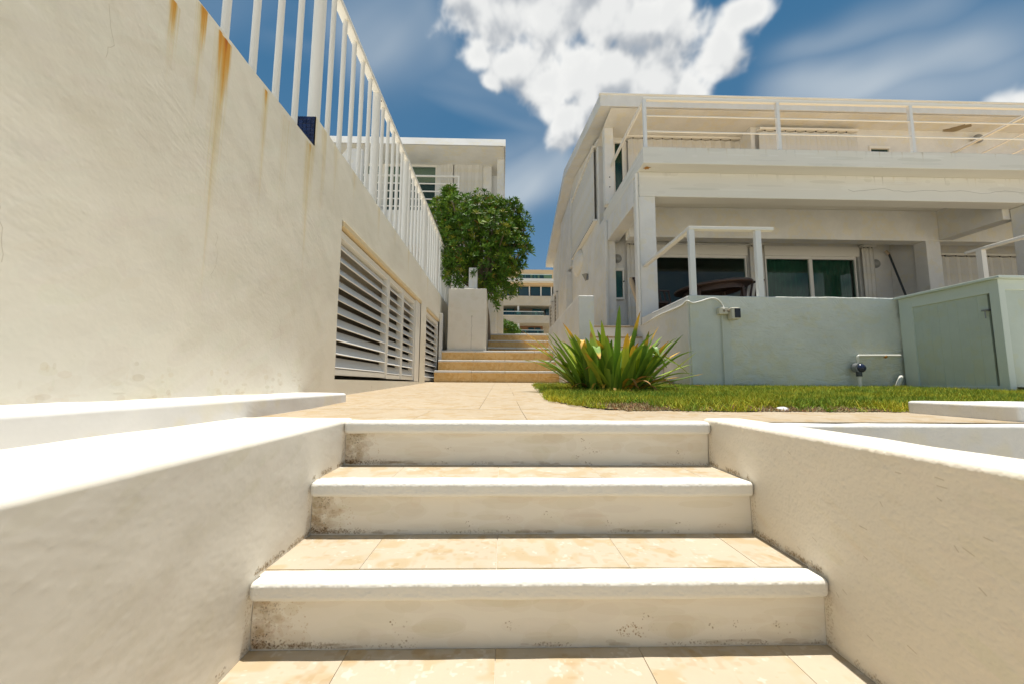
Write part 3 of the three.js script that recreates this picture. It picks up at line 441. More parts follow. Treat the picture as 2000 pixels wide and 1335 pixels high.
{
  const t = house, H = M.house, XE = 17;
  // roof, front eave at 8.45 m, ridge 13.75 m away
  const rf = part(t, 'roof', side([[-8.45, 6.45], [-8.45, 6.74], [-13.75, 7.86], [-19.9, 6.35], [-19.9, 6.06], [-13.75, 7.56]], 2.19, XE), M.houseTrim);
  part(rf, 'soffit', b0(2.45, XE - 0.1, 6.44, 6.449, -10.0, -8.5), M.house);
  part(rf, 'drip_edge', bx(2.17, XE, 6.735, 6.765, -8.52, -8.43, { r: 0.006 }), M.paint);
  { const c = onZ(1857, 245, 9.05), sh = new THREE.Shape(); for (let i = 0; i < 22; i++) { const a = i / 22 * 6.283, q = rr(0.7, 1.15); const X = Math.cos(a) * 0.26 * q, Y = Math.sin(a) * 0.15 * q + X * 0.35; i ? sh.lineTo(X, Y) : sh.moveTo(X, Y); }
    const g = new THREE.ExtrudeGeometry(sh, { depth: 0.006, bevelEnabled: false }); g.rotateX(Math.PI / 2); g.translate(c.x, 6.439, -8.95); part(rf, 'bare_patch', g, M.peel, 'brown patch of peeled paint'); }
  // side wall with the gable, upper storey front wall, floor slabs
  part(t, 'side_wall', side([[-10.1, 4.3], [-10.1, 6.75], [-13.75, 7.55], [-19.6, 6.15], [-19.6, 0], [-9.4, 0], [-9.4, 4.3]], HS, HS + 0.2), H);
  part(t, 'side_wall', pl(HS - 0.06, HS, 0.9, 4.1, -9.6, -9.35, { seg: 0.5, r: 0.01 }), H);
  const pane1 = rect(1206, 285, 1226, 360, ZB + 0.02);
  part(t, 'upper_wall', mergeGeometries([b0(2.74, 2.80, 4.3, 6.44, -ZB - 0.15, -ZB), b0(3.06, 3.14, 4.3, 6.44, -ZB - 0.15, -ZB), b0(2.80, XE, 6.36, 6.44, -ZB - 0.15, -ZB), b0(6.12, 6.5, 4.3, 6.36, -ZB - 0.15, -ZB)]), H);
  slider(t, 2.80, 3.06, 4.42, 6.36, ZB, 1, M.curtain); 
  // projecting bay
  const ZY = 9.05;
  part(t, 'bay_wall', mergeGeometries([b0(6.05, 6.15, 4.3, 6.44, -ZB, -ZY - 0.02), b0(8.62, 8.98, 4.3, 6.44, -ZY - 0.14, -ZY - 0.02), b0(8.98, 9.5, 6.0, 6.44, -ZY - 0.14, -ZY - 0.02), b0(9.5, 12.2, 4.3, 6.44, -ZY - 0.14, -ZY - 0.02), b0(6.15, 8.62, 6.3, 6.44, -ZY - 0.14, -ZY - 0.02), b0(12.2, XE, 4.3, 6.44, -ZY - 0.14, -ZY - 0.02)]), H);
  slider(t, 8.98, 9.5, 4.42, 6.0, ZY, 1, M.curtain, [0.08, 0.4]); room(t, 8.7, 9.8, 4.35, 6.3, ZY, 1.2); room(t, 2.78, 3.12, 4.35, 6.38, ZB, 1.5);
  shutter(t, 3.16, 6.05, 4.5, 6.385, ZB - 0.08); shutter(t, 6.2, 8.6, 4.5, 6.29, ZY - 0.08);
  part(t, 'back_lining', b0(3.14, 6.05, 4.3, 6.44, -ZB - 0.2, -ZB - 0.06), M.slat); part(t, 'back_lining', b0(6.15, 8.62, 4.3, 6.3, -ZY - 0.3, -ZY - 0.1), M.slat);
  // balcony slab and beams
  const grime = (y0, y1, crack) => stainMap(2048, 128, 12, y1 - y0, 2.4, y0, (x, X, Y, S) => {
    for (let i = 0; i < 60; i++) { x.fillStyle = rnd() < 0.5 ? `rgba(255,255,252,${rr(0.1, 0.4)})` : `rgba(196,196,186,${rr(0.06, 0.25)})`; x.beginPath(); x.ellipse(X(rr(2.4, 14.4)), Y(rr(y0, y1)), S * rr(0.05, 0.5), S * rr(0.02, 0.09), 0, 0, 6.3); x.fill(); }
    for (let i = 0; i < 46; i++) streak(x, X, Y, S, rr(2.5, 14), y1, rr(0.05, 0.3), rr(0.01, 0.05), rnd() < 0.3 ? '186,160,110' : '150,146,132', rr(0.05, 0.16), 12);
    if (crack) { x.strokeStyle = 'rgba(96,92,80,0.6)'; x.lineWidth = 1.2; x.beginPath(); for (let u = 6.6; u < 10.5; u += 0.1) x.lineTo(X(u), Y(mix(y0, y1, 0.42 + 0.12 * pn(u * 2, 1, 1) + 0.05 * pn(u * 9, 2, 1)))); x.stroke(); }
    for (let i = 0; i < 26; i++) { const u = rr(8, 9.2); blot(x, X, Y, S, u, y1 - rr(0, 0.05), 0.02, '90,86,76', 0.5, 3); }
  }, '#f3f1ea');
  const slabMat = std(lin(0.82, 0.81, 0.78), 0.85, { map: grime(4.15, 4.47, false), bumpMap: fineBump, bumpScale: 0.002 }), beamMat = std(lin(0.82, 0.81, 0.78), 0.85, { map: grime(3.665, 4.15, true), bumpMap: fineBump, bumpScale: 0.002 });
  part(t, 'balcony_slab', pl(HS, XE, 4.15, 4.47, -9.7, -6.84, { seg: 0.35, amp: 0.006, r: 0.012 }), slabMat);
  part(t, 'balcony_floor', b0(HS + 0.12, XE, 4.476, 4.482, -ZB, -7.05), M.balconyTile);
  part(t, 'beam', pl(HS + 0.02, XE, 3.665, 4.15, -7.44, -ZC, { seg: 0.4, amp: 0.005, r: 0.012 }), beamMat);
  part(t, 'beam', bx(HS + 0.3, XE, 3.44, 4.15, -8.9, -8.62, { r: 0.01 }), H);
  part(t, 'beam', bx(HS + 0.005, HS + 0.30, 3.62, 4.15, -9.6, -7.44, { r: 0.01 }), H);
  part(t, 'beam', bx(10.0, 10.3, 3.46, 4.15, -8.62, -7.44, { r: 0.01 }), H);
  part(t, 'column', pl(HS, 2.86, 0.4, 3.665, -7.44, -ZC, { seg: 0.3, amp: 0.004, r: 0.012 }), H);
  part(t, 'column', pl(9.68, 10.02, 0.4, 3.44, -8.9, -8.62, { seg: 0.4, r: 0.012 }), H);
  part(t, 'column', bx(2.47, 2.69, 4.47, 6.44, -9.4, -9.2, { r: 0.008 }), H);
  part(t, 'column', pl(10.14, 10.44, FL, 3.66, -7.43, -7.15, { seg: 0.4, r: 0.012 }), H);
  part(t, 'downpipe', cyl([2.50, 1.2, -7.12], [2.50, 4.1, -7.12], 0.026, 10), M.paint);
  for (const [y, k] of [[5.15, 0], [4.9, 1]]) part(t, 'bolt', cyl([2.58, y, -9.2], [2.58, y, -9.19], 0.014, 8), M.dark);
  { const p = onZ(1263, 333, 6.95); part(t, 'rust_spot', (() => { const sh = new THREE.Shape(); for (let i = 0; i < 18; i++) { const a = i / 18 * 6.283, q = rr(0.6, 1.2) * 0.05; i ? sh.lineTo(Math.cos(a) * q * 1.3, Math.sin(a) * q) : sh.moveTo(Math.cos(a) * q * 1.3, Math.sin(a) * q); } const g = new THREE.ExtrudeGeometry(sh, { depth: 0.003, bevelEnabled: false }); g.rotateX(Math.PI / 2); g.translate(2.66, 4.142, -6.99); return g; })(), M.rust, 'rust spot under the balcony edge'); }
  // ground floor back wall
  const yT = 3.36, yL = 3.62;
  part(t, 'back_wall', mergeGeometries([b0(2.74, 3.3, FL, 4.15, -ZB - 0.15, -ZB), b0(3.3, 9.9, yL, 4.15, -ZB - 0.15, -ZB), b0(6.12, 6.55, FL, yL, -ZB - 0.15, -ZB), b0(8.98, 9.9, FL, yL, -ZB - 0.15, -ZB), b0(HS, 2.74, FL - 0.3, 4.15, -ZB - 0.15, -ZB + 0.02)]), H);
  part(t, 'lintel', bx(3.3, 6.12, yT, yL, -ZB - 0.1, -ZB + 0.05, { r: 0.006 }), M.paint); part(t, 'lintel', bx(6.55, 8.98, yT, yL, -ZB - 0.1, -ZB + 0.05, { r: 0.006 }), M.paint);
  part(t, 'track', bx(3.3, 6.12, yL - 0.02, yL + 0.015, -ZB, -ZB + 0.12, { r: 0.004 }), M.slat);
  slider(t, 3.4, 6.1, FL, yT, ZB, 2, null); slider(t, 6.57, 8.9, FL, yT, ZB, 2, M.curtain);
  room(t, 3.3, 6.2, FL, 3.9, ZB, 3.5); room(t, 6.5, 9.0, FL, 3.9, ZB, 2.5);
  part(t, 'partition_wall', pl(9.80, 9.98, FL, 4.15, -ZB, -8.9, { seg: 0.4, r: 0.01 }), H);
  part(t, 'terrace_floor', b0(HS + 0.15, XE, -0.1, FL, -ZB - 0.15, -ZP - 0.2), M.floorTile);
  // folded shutters at the jambs
  shutter(t, 6.14, 6.44, FL + 0.04, yL - 0.03, ZB - 0.1, 0.05); shutter(t, 9.0, 9.3, FL + 0.04, yL - 0.03, ZB - 0.1, 0.05); shutter(t, 3.06, 3.28, FL + 0.04, yL - 0.03, ZB - 0.1, 0.055); shutter(t, 10.1, 14.5, FL + 0.04, 3.40, ZB - 0.1, 0.14);
  part(t, 'back_wall', b0(9.9, XE, FL, 4.15, -ZB - 0.3, -ZB), H);
  // narrow window by the stair
  { const [x0, x1, y0, y1] = rect(1195, 525, 1218, 586, ZB - 0.01); slider(t, x0, x1, y0, y1, ZB - 0.06, 1, M.curtain); part(t, 'blind', b0(x0, x1, y0, y1, -ZB + 0.002, -ZB + 0.004), M.curtain); part(t, 'latch', cyl([x1 - 0.02, (y0 + y1) / 2 + 0.05, -ZB + 0.09], [x1 - 0.02, (y0 + y1) / 2 + 0.05, -ZB + 0.11], 0.018, 8), M.dark); }
  // side wall: shutters over the upper window, lower block, corbel
  { const tr = part(t, 'storm_shutter', bx(HS - 0.12, HS, 4.50, 4.56, -13.7, -10.3, { r: 0.005 }), M.paint, 'side shutter with dark painted track holes'); part(tr, 'top_track', bx(HS - 0.12, HS, 6.6, 6.66, -13.7, -10.3, { r: 0.005 }), M.paint);
    const n = 26, L = 3.36 / n, g = bx(-0.005, 0.005, 0, 2.03, -L * 0.53, L * 0.53, { r: 0.002 }); for (let i = 0; i < n; i++) { const m = part(tr, 'slat', g, M.shutter); m.position.set(HS - 0.06, 4.565, -10.32 - (i + 0.5) * L); m.rotation.y = (i % 2 ? 1 : -1) * 0.36; const h = part(tr, 'hole_shade', b0(-0.002, 0.001, 0, 0.045, -0.025, 0.025), M.dark); h.position.set(HS - 0.121, 4.507, -10.34 - (i + 0.5) * L); } }  // dark plates on the track paint the shade of its holes
  part(t, 'side_block', pl(HS - 0.22, HS, -0.1, 4.25, -19.5, -14.3, { seg: 0.6, r: 0.01 }), H);
  part(t, 'upper_panel', bx(HS - 0.10, HS, 4.35, 6.9, -16.4, -14.0, { r: 0.01 }), M.houseTrim);
  part(t, 'corbel', (() => { const g = new THREE.SphereGeometry(1, 24, 16); g.scale(0.16, 0.42, 0.75); g.translate(HS, 4.15, -13.0); return g; })(), H);
  for (const [z0, z1, y0, y1] of [[16.4, 17.2, 2.4, 4.0], [18.0, 18.9, 1.6, 3.9]]) { const fr = part(t, 'louvre_window', mergeGeometries([bx(HS - 0.30, HS - 0.22, y0, y1, -z0 - 0.05, -z0), bx(HS - 0.30, HS - 0.22, y0, y1, -z1, -z1 + 0.05), bx(HS - 0.30, HS - 0.22, y1 - 0.05, y1, -z1, -z0)]), M.slat); part(fr, 'slat_shade', b0(HS - 0.235, HS - 0.222, y0, y1, -z1 + 0.02, -z0 - 0.02), M.concrete);  // flat dark panel, painted as the shade behind the slats
    const g = bx(-0.03, 0.03, -0.004, 0.004, -(z1 - z0) / 2 + 0.05, (z1 - z0) / 2 - 0.05, { r: 0.001 }); g.rotateZ(0.7); const n = Math.round((y1 - y0) / 0.16); for (let i = 0; i < n; i++) { const m = part(fr, 'slat', g, M.slat); m.position.set(HS - 0.26, y0 + (i + 0.5) * (y1 - y0 - 0.05) / n, -(z0 + z1) / 2); } }
  part(t, 'foundation', b0(HS + 0.2, XE, -0.3, FL, -19.6, -ZB - 0.15), M.house);
  part(t, 'end_wall', b0(XE - 0.2, XE, 0, 6.4, -19.5, -8.6), H); part(t, 'rear_wall', b0(HS + 0.2, XE, 0, 6.1, -19.6, -19.4), H);
}
function rails(t, a, b, hs, w, mat) { hs.forEach((h, i) => part(t, i ? 'rail' : 'top_rail', bar([a[0], h, a[1]], [b[0], h, b[1]], i ? 0.022 : w, i ? 0.022 : w), mat)); }
{ // balcony railing
  const t = thing('balcony_railing', 'white railing with two thin bars along the upper balcony of the house', 'railing');
  const z = -6.92, xs = [2.62, 5.15, 7.72, 10.3, 12.9];
  for (const x of xs) part(t, 'post', bx(x - 0.03, x + 0.03, 4.46, 5.44, z - 0.03, z + 0.03, { r: 0.004 }), M.paintCool);
  rails(t, [2.59, z], [14, z], [5.46, 5.13, 4.82], 0.06, M.paint); rails(t, [2.62, z - 0.03], [2.62, -9.2], [5.46, 5.40], 0.045, M.paint);
  rails(t, [10.3, z - 0.03], [10.3, -9.05], [5.46, 5.13, 4.82], 0.05, M.paint);
}
// terrace retaining wall
{
  const t = thing('terrace_wall', 'pale grey green rough plaster wall holding up the house terrace', 'wall');
  part(t, 'wall', pl(3.10, 9, -0.1, 1.352, -ZP - 0.2, -ZP - 0.01, { amp: 0.012, r: 0.014, seg: 0.06, freq: 3.2 }), M.aqua);
  part(t, 'pilaster', pl(HS + 0.003, 3.10, -0.1, 1.352, -ZP - 0.2, -ZP + 0.01, { amp: 0.003, r: 0.012, seg: 0.1 }), M.aquaSmooth, 'smoother strip of wall under the floodlight');
  const u = thing('stair_wall', 'white plaster wall beside the terrace stairs, carrying a white cable', 'wall');
  part(u, 'wall', pl(HS - 0.015, HS + 0.15, -0.1, 1.348, -7.14, -ZP - 0.02, { amp: 0.005, r: 0.012, seg: 0.12 }), M.house);
  const c = thing('stair_wall', 'short white wall end at the open side of the terrace stairs', 'wall');
  part(c, 'wall', pl(1.028, 1.238, 0, 1.335, -8.8, -ZP, { amp: 0.005, r: 0.014, seg: 0.12 }), M.house);
  const s = thing('terrace_stairs', 'cream stone stairs climbing to the house terrace behind the strap leaved plant', 'stairs');
  const st = [[5.85, 0.215], [6.2, 0.41], [6.52, 0.61], [6.82, 0.80], [7.1, 1.0], [7.4, 1.235]];
  st.forEach(([Z, y], i) => { const zb = i < 5 ? st[i + 1][0] : 9.35, y0 = i ? st[i - 1][1] : 0.05; part(s, 'riser', bx(1.24, HS - 0.02, y0 - 0.02, y - 0.03, -zb, -Z, { r: 0.003 }), M.house); part(s, 'tread', bx(1.24, HS - 0.02, y - 0.03, y, -zb, -Z + 0.025, { r: 0.006 }), M.path); });
  const r = thing('handrail', 'white two post handrail at the corner of the house terrace', 'railing');
  for (const x of [2.635, 3.58]) part(r, 'post', bx(x - 0.04, x + 0.04, 1.35, 2.30, -ZP - 0.09, -ZP - 0.03, { r: 0.004 }), M.paintCool);
  part(r, 'top_rail', bx(2.59, 3.80, 2.30, 2.345, -ZP - 0.1, -ZP - 0.02, { r: 0.006 }), M.paint); part(r, 'side_rail', bx(2.595, 2.675, 2.298, 2.343, -7.14, -ZP - 0.1, { r: 0.006 }), M.paint);
  const q = thing('handrail', 'white handrail above the metal cabinet at the far terrace', 'railing');
  { const a = onX(1888, 495, 8.6), b = onX(2000, 464, 8.6); part(q, 'top_rail', bar([8.6, a.y, a.z], [8.6, a.y, -5.35], 0.09, 0.05), M.paint); for (const z of [a.z + 0.22, -5.6]) part(q, 'post', bx(8.555, 8.645, 1.3, a.y - 0.025, z - 0.045, z + 0.045, { r: 0.004 }), M.paint); }
}
{ // metal cabinet at the right
  const t = thing('metal_cabinet', 'grey green sheet metal cabinet with a hinged door beside the terrace wall', 'cabinet');
  const x0 = 5.44, x1 = 7.2, z0 = -5.27, z1 = -4.16, yt = 1.315, y0 = 0.10;
  part(t, 'lid', (() => { const g = bx(x0 - 0.05, x1 + 0.05, yt, yt + 0.028, z0 - 0.02, z1 + 0.05, { r: 0.004 }); return g; })(), M.gateFrame);
  part(t, 'frame', mergeGeometries([bx(x0, x0 + 0.07, 0.02, yt, z0, z0 + 0.17, { r: 0.004 }), bx(x0 - 0.003, x0 + 0.07, 0.0, yt, z1 - 0.09, z1, { r: 0.004 }), bx(x0, x0 + 0.06, yt - 0.14, yt, z0 + 0.17, z1 - 0.09, { r: 0.004 }), bx(x0, x0 + 0.06, 0.10, 0.15, z0 + 0.17, z1 - 0.09, { r: 0.004 }), bx(x1 - 0.08, x1, 0, yt, z1 - 0.09, z1), bx(x0 + 0.07, x1 - 0.08, yt - 0.12, yt, z1 - 0.06, z1 - 0.005)]), M.gateFrame);
  const d = part(t, 'door', bx(x0 + 0.02, x0 + 0.05, 0.14, yt - 0.13, z0 + 0.16, z1 - 0.13, { r: 0.003 }), M.gate);
  const rib = bx(0.0178, 0.0222, 0.15, yt - 0.15, -0.003, 0.003, { r: 0.001 }); for (let i = 1; i < 8; i++) { const m = part(d, 'panel_seam', rib, M.gate); m.position.set(x0, 0, mix(z0 + 0.16, z1 - 0.13, i / 8)); }
  part(d, 'latch', mergeGeometries([bx(x0 - 0.02, x0 + 0.03, 0.98, 1.0, z1 - 0.17, z1 - 0.11, { r: 0.004 }), cyl([x0 - 0.01, 0.90, z1 - 0.14], [x0 - 0.01, 0.98, z1 - 0.14], 0.006, 6)]), M.steel);
  part(t, 'front_panel', bx(x0 + 0.08, x1 - 0.09, 0.14, yt - 0.12, z1 - 0.05, z1 - 0.02, { r: 0.003 }), M.gate); part(t, 'back_panel', mergeGeometries([b0(x1 - 0.03, x1 - 0.01, 0.1, yt, z0, z1 - 0.1), b0(x0 + 0.08, x1 - 0.05, 0.1, yt, z0, z0 + 0.02)]), M.gate);
}
{ // floodlight, cable, water meter, hose, pole, lamps
  const Zf = ZP - 0.03, at = (x, y, d = 0) => { const p = onZ(x, y, Zf - d); return [p.x, p.y, p.z]; };
  const f = thing('floodlight', 'small weathered floodlight with junction box on the terrace wall corner', 'lamp');
  const [x0, x1, y0, y1] = rect(1421, 603, 1437, 626, Zf);
  part(f, 'housing', bx(x0, x1, y0, y1, -Zf, -Zf + 0.11, { r: 0.016 }), M.plastic); part(f, 'lens', bx(x0 + 0.035, x1 + 0.004, y0 + 0.02, y1 - 0.015, -Zf + 0.03, -Zf + 0.118, { r: 0.01 }), M.blackGlass);
  const [a0, a1, c0, c1] = rect(1401, 602, 1420, 615, Zf); part(f, 'junction_box', bx(a0, a1, c0, c1, -ZP + 0.012, -Zf + 0.05, { r: 0.01 }), M.plastic); part(f, 'bracket', cyl([a1 - 0.03, (c0 + c1) / 2, -Zf + 0.04], [x0 + 0.02, (c0 + c1) / 2, -Zf + 0.05], 0.014, 8), M.brass); part(f, 'screw', cyl([(a0 + a1) / 2, (c0 + c1) / 2, -Zf + 0.05], [(a0 + a1) / 2, (c0 + c1) / 2, -Zf + 0.056], 0.016, 10), M.brass);
  const c = thing('cable', 'white cable curling over the terrace wall corner to the floodlight', 'cable');
  part(c, 'cable', tube([[HS - 0.04, 1.20, -7.0], [HS - 0.04, 1.235, -6.2], [HS - 0.03, 1.24, -5.45], at(1344, 588, 0.03), at(1352, 592, 0.03), at(1368, 589, 0.03), at(1384, 584, 0.03), at(1396, 583, 0.03), at(1406, 589, 0.03), at(1412, 598, 0.03), at(1414, 604, 0.05)], 0.0125, 80, 8), M.pvc);
  const d = thing('conduit', 'thin grey conduit running down the terrace wall below the floodlight', 'pipe'); part(d, 'pipe', cyl(at(1410, 616), [at(1410, 616)[0], 0.05, -Zf], 0.009, 8), M.aquaSmooth);
  const w = thing('water_meter', 'dark blue ball shaped water meter on a pipe against the terrace wall', 'water meter');
  const m = at(1679, 718, 0.06); part(w, 'meter', (() => { const g = new THREE.SphereGeometry(0.058, 24, 16); g.scale(1, 1, 0.8); g.translate(m[0] + 0.006, m[1], m[2] + 0.02); return g; })(), M.meter); part(w, 'collar', cyl([m[0] - 0.015, m[1] + 0.004, m[2] - 0.05], [m[0] - 0.012, m[1] + 0.003, m[2] + 0.025], 0.062, 20), M.steel); part(w, 'base', cyl([m[0] - 0.01, m[1] - 0.11, m[2]], [m[0] - 0.01, m[1] - 0.03, m[2]], 0.034, 12), M.pole);
  const e = at(1675, 695, 0.06), r = at(1759, 694, 0.06); part(w, 'pipe', cyl([m[0] - 0.01, 0.05, m[2]], [m[0] - 0.01, m[1] - 0.08, m[2]], 0.024, 10), M.slat); part(w, 'feed_pipe', tube([[m[0] - 0.012, m[1] + 0.05, m[2]], [e[0] + 0.004, e[1] - 0.03, m[2]], [e[0] + 0.012, e[1] + 0.004, m[2]], [e[0] + 0.05, e[1] + 0.006, m[2]], [r[0], r[1], m[2]]], 0.017, 40, 8), M.pvc); part(w, 'clamp', cyl([mix(e[0], r[0], 0.63), e[1] - 0.01, m[2] + 0.004], [mix(e[0], r[0], 0.66), e[1] + 0.004, m[2] + 0.004], 0.022, 8), M.rust);
  const h = thing('hose_end', 'short white hose end hanging beside the metal cabinet', 'hose'); part(h, 'hose', tube([at(1753, 762, 0.05), at(1755, 750, 0.07), at(1759, 740, 0.06), at(1760, 735, 0.02)], 0.026, 16, 8), M.pvc);
  const p = thing('pole', 'dark thin pole leaning against the back wall of the terrace', 'pole'); const A = onZ(1737, 497, 9.5), B = onZ(1773, 578, 8.6); part(p, 'shaft', cyl([B.x + 0.12, FL, B.z + 0.1], [A.x, A.y, A.z], 0.022, 8), M.pole); part(p, 'tip', cyl([A.x, A.y, A.z], [A.x - 0.05, A.y + 0.1, A.z - 0.03], 0.03, 8), M.cushion);
  for (const [px, py, Z, lab] of [[1206, 505, ZB, 'round grey wall lamp above the narrow stair window'], [1712, 515, ZB, 'round grey wall lamp beside the leaning pole'], [1913, 270, 9.0, 'round grey wall lamp on the upper balcony wall']]) { const l = thing('wall_lamp', lab, 'lamp', 'round wall lamps of the house'), q = onZ(px, py, Z - 0.04); part(l, 'base', cyl([q.x, q.y, -Z], [q.x, q.y, -Z + 0.03], 0.11, 24), M.lamp); part(l, 'shade', (() => { const g = new THREE.SphereGeometry(0.095, 20, 10, 0, 6.3, 0, 1.5); g.rotateX(Math.PI / 2); g.scale(1, 1, 0.8); g.translate(q.x, q.y, -Z + 0.03); return g; })(), M.lamp); part(l, 'guard', (() => { const g = new THREE.TorusGeometry(0.1, 0.009, 8, 24); g.translate(q.x, q.y, -Z + 0.04); return g; })(), M.steel); }
  const s = thing('wall_sconce', 'small dark wedge shaped light on the side wall of the house', 'lamp'), k = onX(1149, 543, HS); part(s, 'shade', (() => { const g = new THREE.ConeGeometry(0.11, 0.22, 4); g.rotateX(Math.PI); g.translate(HS - 0.08, k.y, k.z); return g; })(), M.lamp); part(s, 'base', bx(HS - 0.04, HS, k.y - 0.06, k.y + 0.06, k.z - 0.05, k.z + 0.05, { r: 0.005 }), M.steel);
}
{ // terrace furniture
  const t = thing('terrace_table', 'round dark wooden table standing on the terrace behind the handrail', 'table');
  const top = new THREE.CylinderGeometry(0.66, 0.66, 0.045, 48), C = [3.98, FL + 0.66, -7.35], tilt = (g) => { g.rotateZ(0.10); g.translate(...C); return g; };
  part(t, 'top', tilt(top), M.wood); part(t, 'rim', tilt((() => { const g = new THREE.TorusGeometry(0.655, 0.03, 8, 48); g.rotateX(Math.PI / 2); return g; })()), M.wood);
  part(t, 'apron', tilt((() => { const g = new THREE.CylinderGeometry(0.5, 0.5, 0.09, 40, 1, true); g.translate(0, -0.06, 0); return g; })()), M.wood);
  for (const [dx, dz] of [[-0.4, -0.3], [0.4, -0.3], [-0.4, 0.3], [0.4, 0.3]]) part(t, 'leg', cyl([C[0] + dx * 1.1, FL, C[2] + dz * 1.1], [C[0] + dx, C[1] - 0.05 + dx * 0.1, C[2] + dz], 0.03, 8, 0.035), M.wood);
  const chair = (x, z, turn, label, cush) => {
    const c = thing('terrace_chair', label, 'chair', 'chairs at the terrace table', [x, FL, z]); c.rotation.y = turn;
    part(c, 'seat', bx(-0.25, 0.25, 0.38, 0.43, -0.25, 0.25, { r: 0.015 }), M.wood);
    for (const [a, b] of [[-0.22, -0.22], [0.22, -0.22], [-0.22, 0.22], [0.22, 0.22]]) part(c, 'leg', cyl([a, 0, b], [a, 0.4, b], 0.018, 8), M.wood);
    part(c, 'backrest', mergeGeometries([-0.23, -0.12, 0, 0.12, 0.23].map((q) => bar([q, 0.42, 0.24], [q, 0.92, 0.38], 0.035, 0.03)).concat([bar([-0.25, 0.92, 0.38], [0.25, 0.92, 0.38], 0.05, 0.04)])), M.wood);
    if (cush) { const g = bx(-0.22, 0.22, 0, 0.56, -0.04, 0.04, { r: 0.03 }); g.rotateX(0.27); g.translate(0, 0.42, 0.29); part(c, 'cushion', g, M.cushion); }
  };
  chair(3.02, -7.75, -1.9, 'dark chair with a tan cushion by the corner column', true); chair(3.55, -8.3, 3.3, 'dark slatted chair behind the terrace table'); chair(4.75, -7.75, 1.9, 'dark slatted chair at the cabinet side of the terrace table');
}

// ───────────────────────── second house beyond the pool ─────────────────────────
{
  const t = thing('beach_house', 'white two storey house with a flat fascia and barred balcony behind the pool railing', 'house');
  const Z = 13.2, H = M.house, X0 = -16, X1 = 0.0, yS = 7.66;
  const R = (a, b, c, d, z = Z) => rect(a, b, c, d, z);
  part(t, 'roof', side([[-12, yS], [-12.08, 7.93], [-17, 8.9], [-22, 7.9], [-22, 7.62], [-17, 8.6]], X0, 0.05), M.houseTrim);
  part(t, 'soffit', b0(X0, 0.0, yS - 0.01, yS - 0.001, -13.4, -12.05), H);
  const [wx0, wx1, wy0, wy1] = R(742, 322, 852, 388);
  const dz = -Z - 0.2;
  const [sx0, sx1, sy0, sy1] = R(861, 311, 942, 405);
  part(t, 'front_wall', mergeGeometries([b0(X0, -6.3, 4.6, yS, dz, -Z), b0(-6.3, wx1, wy1 + 0.02, yS, dz, -Z), b0(-6.3, wx0 - 0.8, 5.0, wy1 + 0.02, dz, -Z), b0(wx1, sx0, 4.6, yS, dz, -Z), b0(sx1, -0.42, 4.6, yS, dz, -Z), b0(sx0, sx1, sy1 + 0.06, yS, dz, -Z), b0(X0, X1, 1.2, 4.6, dz, -Z)]), H);
  part(t, 'side_wall', side([[-13.2, 1.2], [-13.2, yS], [-17, 8.55], [-21.8, 7.62], [-21.8, 1.2]], -0.2, X1), H);
  part(t, 'corner_pier', bx(-0.22, 0.012, 1.2, yS - 0.01, -13.0, -12.75, { r: 0.01 }), H); part(t, 'recess_panel', b0(-0.42, -0.22, 4.6, yS - 0.3, dz, -Z - 0.12), M.slat); part(t, 'lamp', bx(-0.36, -0.29, 6.2, 6.34, -Z - 0.12, -Z + 0.02, { r: 0.01 }), M.dark);
  slider(t, wx0 - 0.8, wx1, 5.0, wy1, Z, 3, null); part(t, 'room', b0(wx0 - 0.8, wx1, 4.9, wy1 + 0.1, -Z - 1.5, -Z - 1.4), M.room);
  part(t, 'shutter_box', mergeGeometries([0, 1, 2].map((i) => bx(-6, wx1 + 0.1, wy1 + 0.03 + i * 0.11, wy1 + 0.12 + i * 0.11, -Z, -Z + 0.05, { r: 0.006 }))), M.paint);
  shutter(t, sx0, sx0 + 0.42, 4.7, sy1, Z - 0.05, 0.06); shutter(t, sx0 + 0.45, sx1, 4.7, sy1, Z - 0.05, 0.13);
  part(t, 'shutter_back', b0(sx0, sx1, 4.6, sy1, dz, -Z - 0.1), M.slat);
  // balcony with barred railing
  part(t, 'balcony_slab', pl(-10, -1.42, 4.45, 5.62, -13.15, -12.3, { seg: 0.8, r: 0.015 }), H);
  const rl = part(t, 'balcony_rail', bx(-10, -1.42, 6.76, 6.81, -12.37, -12.32, { r: 0.006 }), M.paint);
  for (const y of [6.53, 6.27, 6.01, 5.76]) part(rl, 'bar', bx(-10, -1.42, y - 0.018, y + 0.018, -12.36, -12.33, { r: 0.005 }), M.paint);
  for (let x = -1.46; x > -10; x -= 1.45) part(rl, 'post', bx(x - 0.025, x + 0.025, 5.6, 6.76, -12.375, -12.325, { r: 0.005 }), M.paint);
  // outside stair on the left
  part(t, 'stair_stringer', bar([-5.6, 4.6, -10.6], [-4.2, 6.5, -10.6], 0.10, 0.34), M.houseTrim); part(t, 'stair_landing', b0(-4.25, -3.9, 2.0, 6.55, -10.65, -10.5), H);
}

